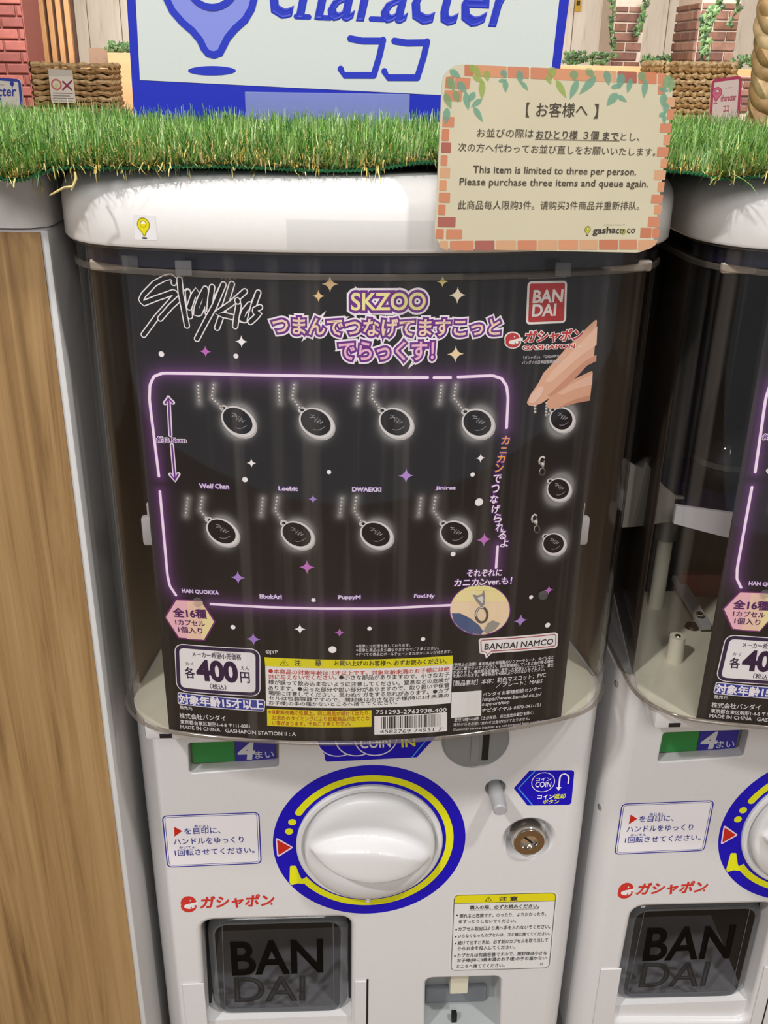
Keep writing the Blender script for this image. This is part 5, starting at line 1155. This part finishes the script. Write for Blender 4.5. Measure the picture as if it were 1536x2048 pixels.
for b_ in (('お客様へ', 650, 350, 965, 352, 90, .004), ('】', 1003, 358, 1028, 358, 88, .01), ('お並びの際は', 287, 474, 633, 478, 54, 0), ('おひとり様', 650, 484, 903, 487, 54, .014), ('３個', 940, 488, 1032, 489, 52, .014), ('まで', 1060, 490, 1155, 492, 48, .014), ('とし、', 1168, 494, 1285, 497, 46, 0),
           ('次の方へ代わってお並び直しをお願いいたします。', 170, 562, 1382, 592, 54, 0), ('This item is limited to three per person.', 262, 708, 1262, 722, 58, .006), ('Please purchase three items and queue again.', 180, 783, 1335, 795, 58, .006), ('此商品每人限购3件。请购买3件商品并重新排队。', 170, 918, 1283, 922, 54, 0)):
    cs_.text('lettering', b_[0], *o(b_[1], b_[2]), *o(b_[3], b_[4]), b_[5]/3.072, IK, 3, bold=b_[6])
cs_.line('lettering', [o(645, 487), o(1165, 497)], .00025, IK, 3, caps=False)
pin_logo(cs_, 'shop_mark', o(968, 1040), .0014, 'b8bc3c', '6a6c28', 2, lw=.12, shadow='3a3828'); cs_.text('shop_mark', 'gasha', *o(998, 1080), *o(1138, 1074), 17, '3a3630', 3, bold=.02); cs_.text('shop_mark', 'co', *o(1142, 1066), *o(1188, 1065), 9.5, '3a3630', 3, bold=.0); cs_.text('shop_mark', 'co', *o(1208, 1064), *o(1258, 1063), 9.5, '3a3630', 3, bold=.0)
c_ = cs_.uv(*o(1186, 1052)); cs_.raw('shop_mark', *ribbon(ellipse(c_, .0011, .0011, 16), .0005, True), '8a9030', 4); cs_.text('shop_mark', 'カプセルトイショップ', *o(1068, 1018), *o(1195, 1016), 3, '4c4840', 3)
cs_.flush(NC, layer=6e-5)
TP = empty('tape_strip', tuple(CO), None) if False else None

# ================================================================== BIG FRAMED SIGN ON THE TURF
YS = .160
bs = Sheet(plane_uv((0, YS, 0), (1, 0, 0), (0, 0, 1)), plane_map((0, YS, 0), (1, 0, 0), (0, 0, 1)))
BG = empty('shop_sign', (float(at(690, 220, YS)[0]), YS, TZ+.001), 'large blue framed white sign with a pin emblem, standing on the turf', 'sign')
U = bs.q([(233, -330), (1182, -330), (1103, 262), (268, 245)]); U = ccw(U); lo = np.argsort(U[:, 1])[:2]
for i in lo: U[i, 1] = TZ+.0015
V2, T = fill([U]); n = len(U); mesh('board', [(x, YS, z) for x, z in V2]+[(x, YS+.006, z) for x, z in V2], list(T)+[tuple(i+n for i in t[::-1]) for t in T]+[(i+n, (i+1) % n+n, (i+1) % n, i) for i in range(n)], mat('blue_board', '1f2cb0', .3), BG)
WB = mat('white_board_print', 'c8cdcc', .35, noise=.015, nscale=400)
bs.poly('white_field', [(256, -300), (1152, -300), (1096, 201), (280, 160)], WB, 1)
PB = '2a38b4'
pin = [(332, -5), (345, 22), (365, 45), (385, 62), (400, 80), (408, 97), (416, 107), (428, 110), (440, 106), (447, 92), (455, 76), (470, 58), (490, 40), (503, 18), (509, -5), (510, -60), (475, -112), (420, -128), (365, -112), (330, -60)]
bs.poly('pin_emblem', pin, '7f88d4', 2); bs.raw('pin_emblem', *ribbon(bs.q(pin), .0046, True), PB, 3)
ey_ = [(425+52*math.cos(t), -45-60*math.sin(t)) for t in np.linspace(0, 2*PI, 40, False)]; bs.poly('pin_emblem', ey_, 'c8cdcc', 3); bs.raw('pin_emblem', *ribbon(bs.q(ey_), .0042, True), PB, 4)
bs.poly('pin_emblem', [(424+48*math.cos(t), 141.5-9.5*math.sin(t)) for t in np.linspace(0, 2*PI, 32, False)], PB, 2)
bs.text('lettering', 'character', 534, 33, 1020, 54, 122, PB, 2, bold=.018, italic=.22)
for x, y in ((592, 33), (634, 35), (742, 38)): bs.line('lettering', [(x, y), (x+26, y+1)], .0032, PB, 2)
z2 = lambda P: [(512+x/3, y/3) for x, y in P]
for P in ([(566, 232), (640, 246), (762, 246)], [(762, 240), (742, 330), (706, 452)], [(508, 414), (530, 452), (706, 452)], [(830, 246), (905, 258), (1026, 256)], [(1026, 250), (1005, 345), (968, 462)], [(770, 428), (792, 466), (968, 466)]): bs.line('lettering', z2(P), .0042, PB, 2)
bs.flush(BG, layer=2e-4)
AC = empty('acrylic_stand', (float(at(655, 230, .150)[0]), .150, TZ+.001), 'clear acrylic stand block in front of the large blue framed sign', 'stand')
a, b = at(489, 180, .146), at(820, 192, .146)
MB().box(a[0], b[0], .146, .149, TZ+.0015, (a[2]+b[2])/2, bev=.0006).build('front_plate', clear('acrylic_with_reflection', (.8, .84, .95), .12, .28, 'b8c4ec', 1.6), AC)  # pale bluish body colour painted in for the reflection of a bright light
MB().box(a[0], b[0], .149, .159, TZ+.0015, TZ+.004).build('foot_plate', CLEARP, AC)

# ================================================================== BRAIDED BASKET AT THE RIGHT EDGE
by = .155; bt, bb = at(1524, 25, by), at(1512, 236, by)
BB = empty('woven_basket', (float(bb[0]), by, TZ+.001), 'thick braided straw basket edge at the upper right corner, on the turf', 'basket')
for s_ in range(3):
    P = []; R_ = []
    for i in range(60):
        t = i/59; z = TZ+.0015+(bt[2]+.004-TZ)*t; ph = 2*PI*(t*3.0+s_/3)
        P.append((bb[0]+(bt[0]-bb[0])*t+.0028*math.sin(ph)+.004, by+.0045*math.cos(ph), z)); R_.append(.0072*(1-.18*abs(math.sin(ph*1.0))))
    MB().tube(P, R_, 10, squash=.8).build('braid_strand', STRAW[(s_*2) % 3], BB, smooth=True)
for r in range(6):
    z = TZ+.009+r*.0125; P = [(bb[0]+.016+.006*i, by+.006+.0015*math.sin(i*1.3+r), z+.001*math.sin(i*.9+r)) for i in range(14)]
    MB().tube(P, .0066, 8).build('strand', STRAW[r % 3], BB, smooth=True)

bpy.data.objects.remove(_to); bpy.data.curves.remove(_tc)
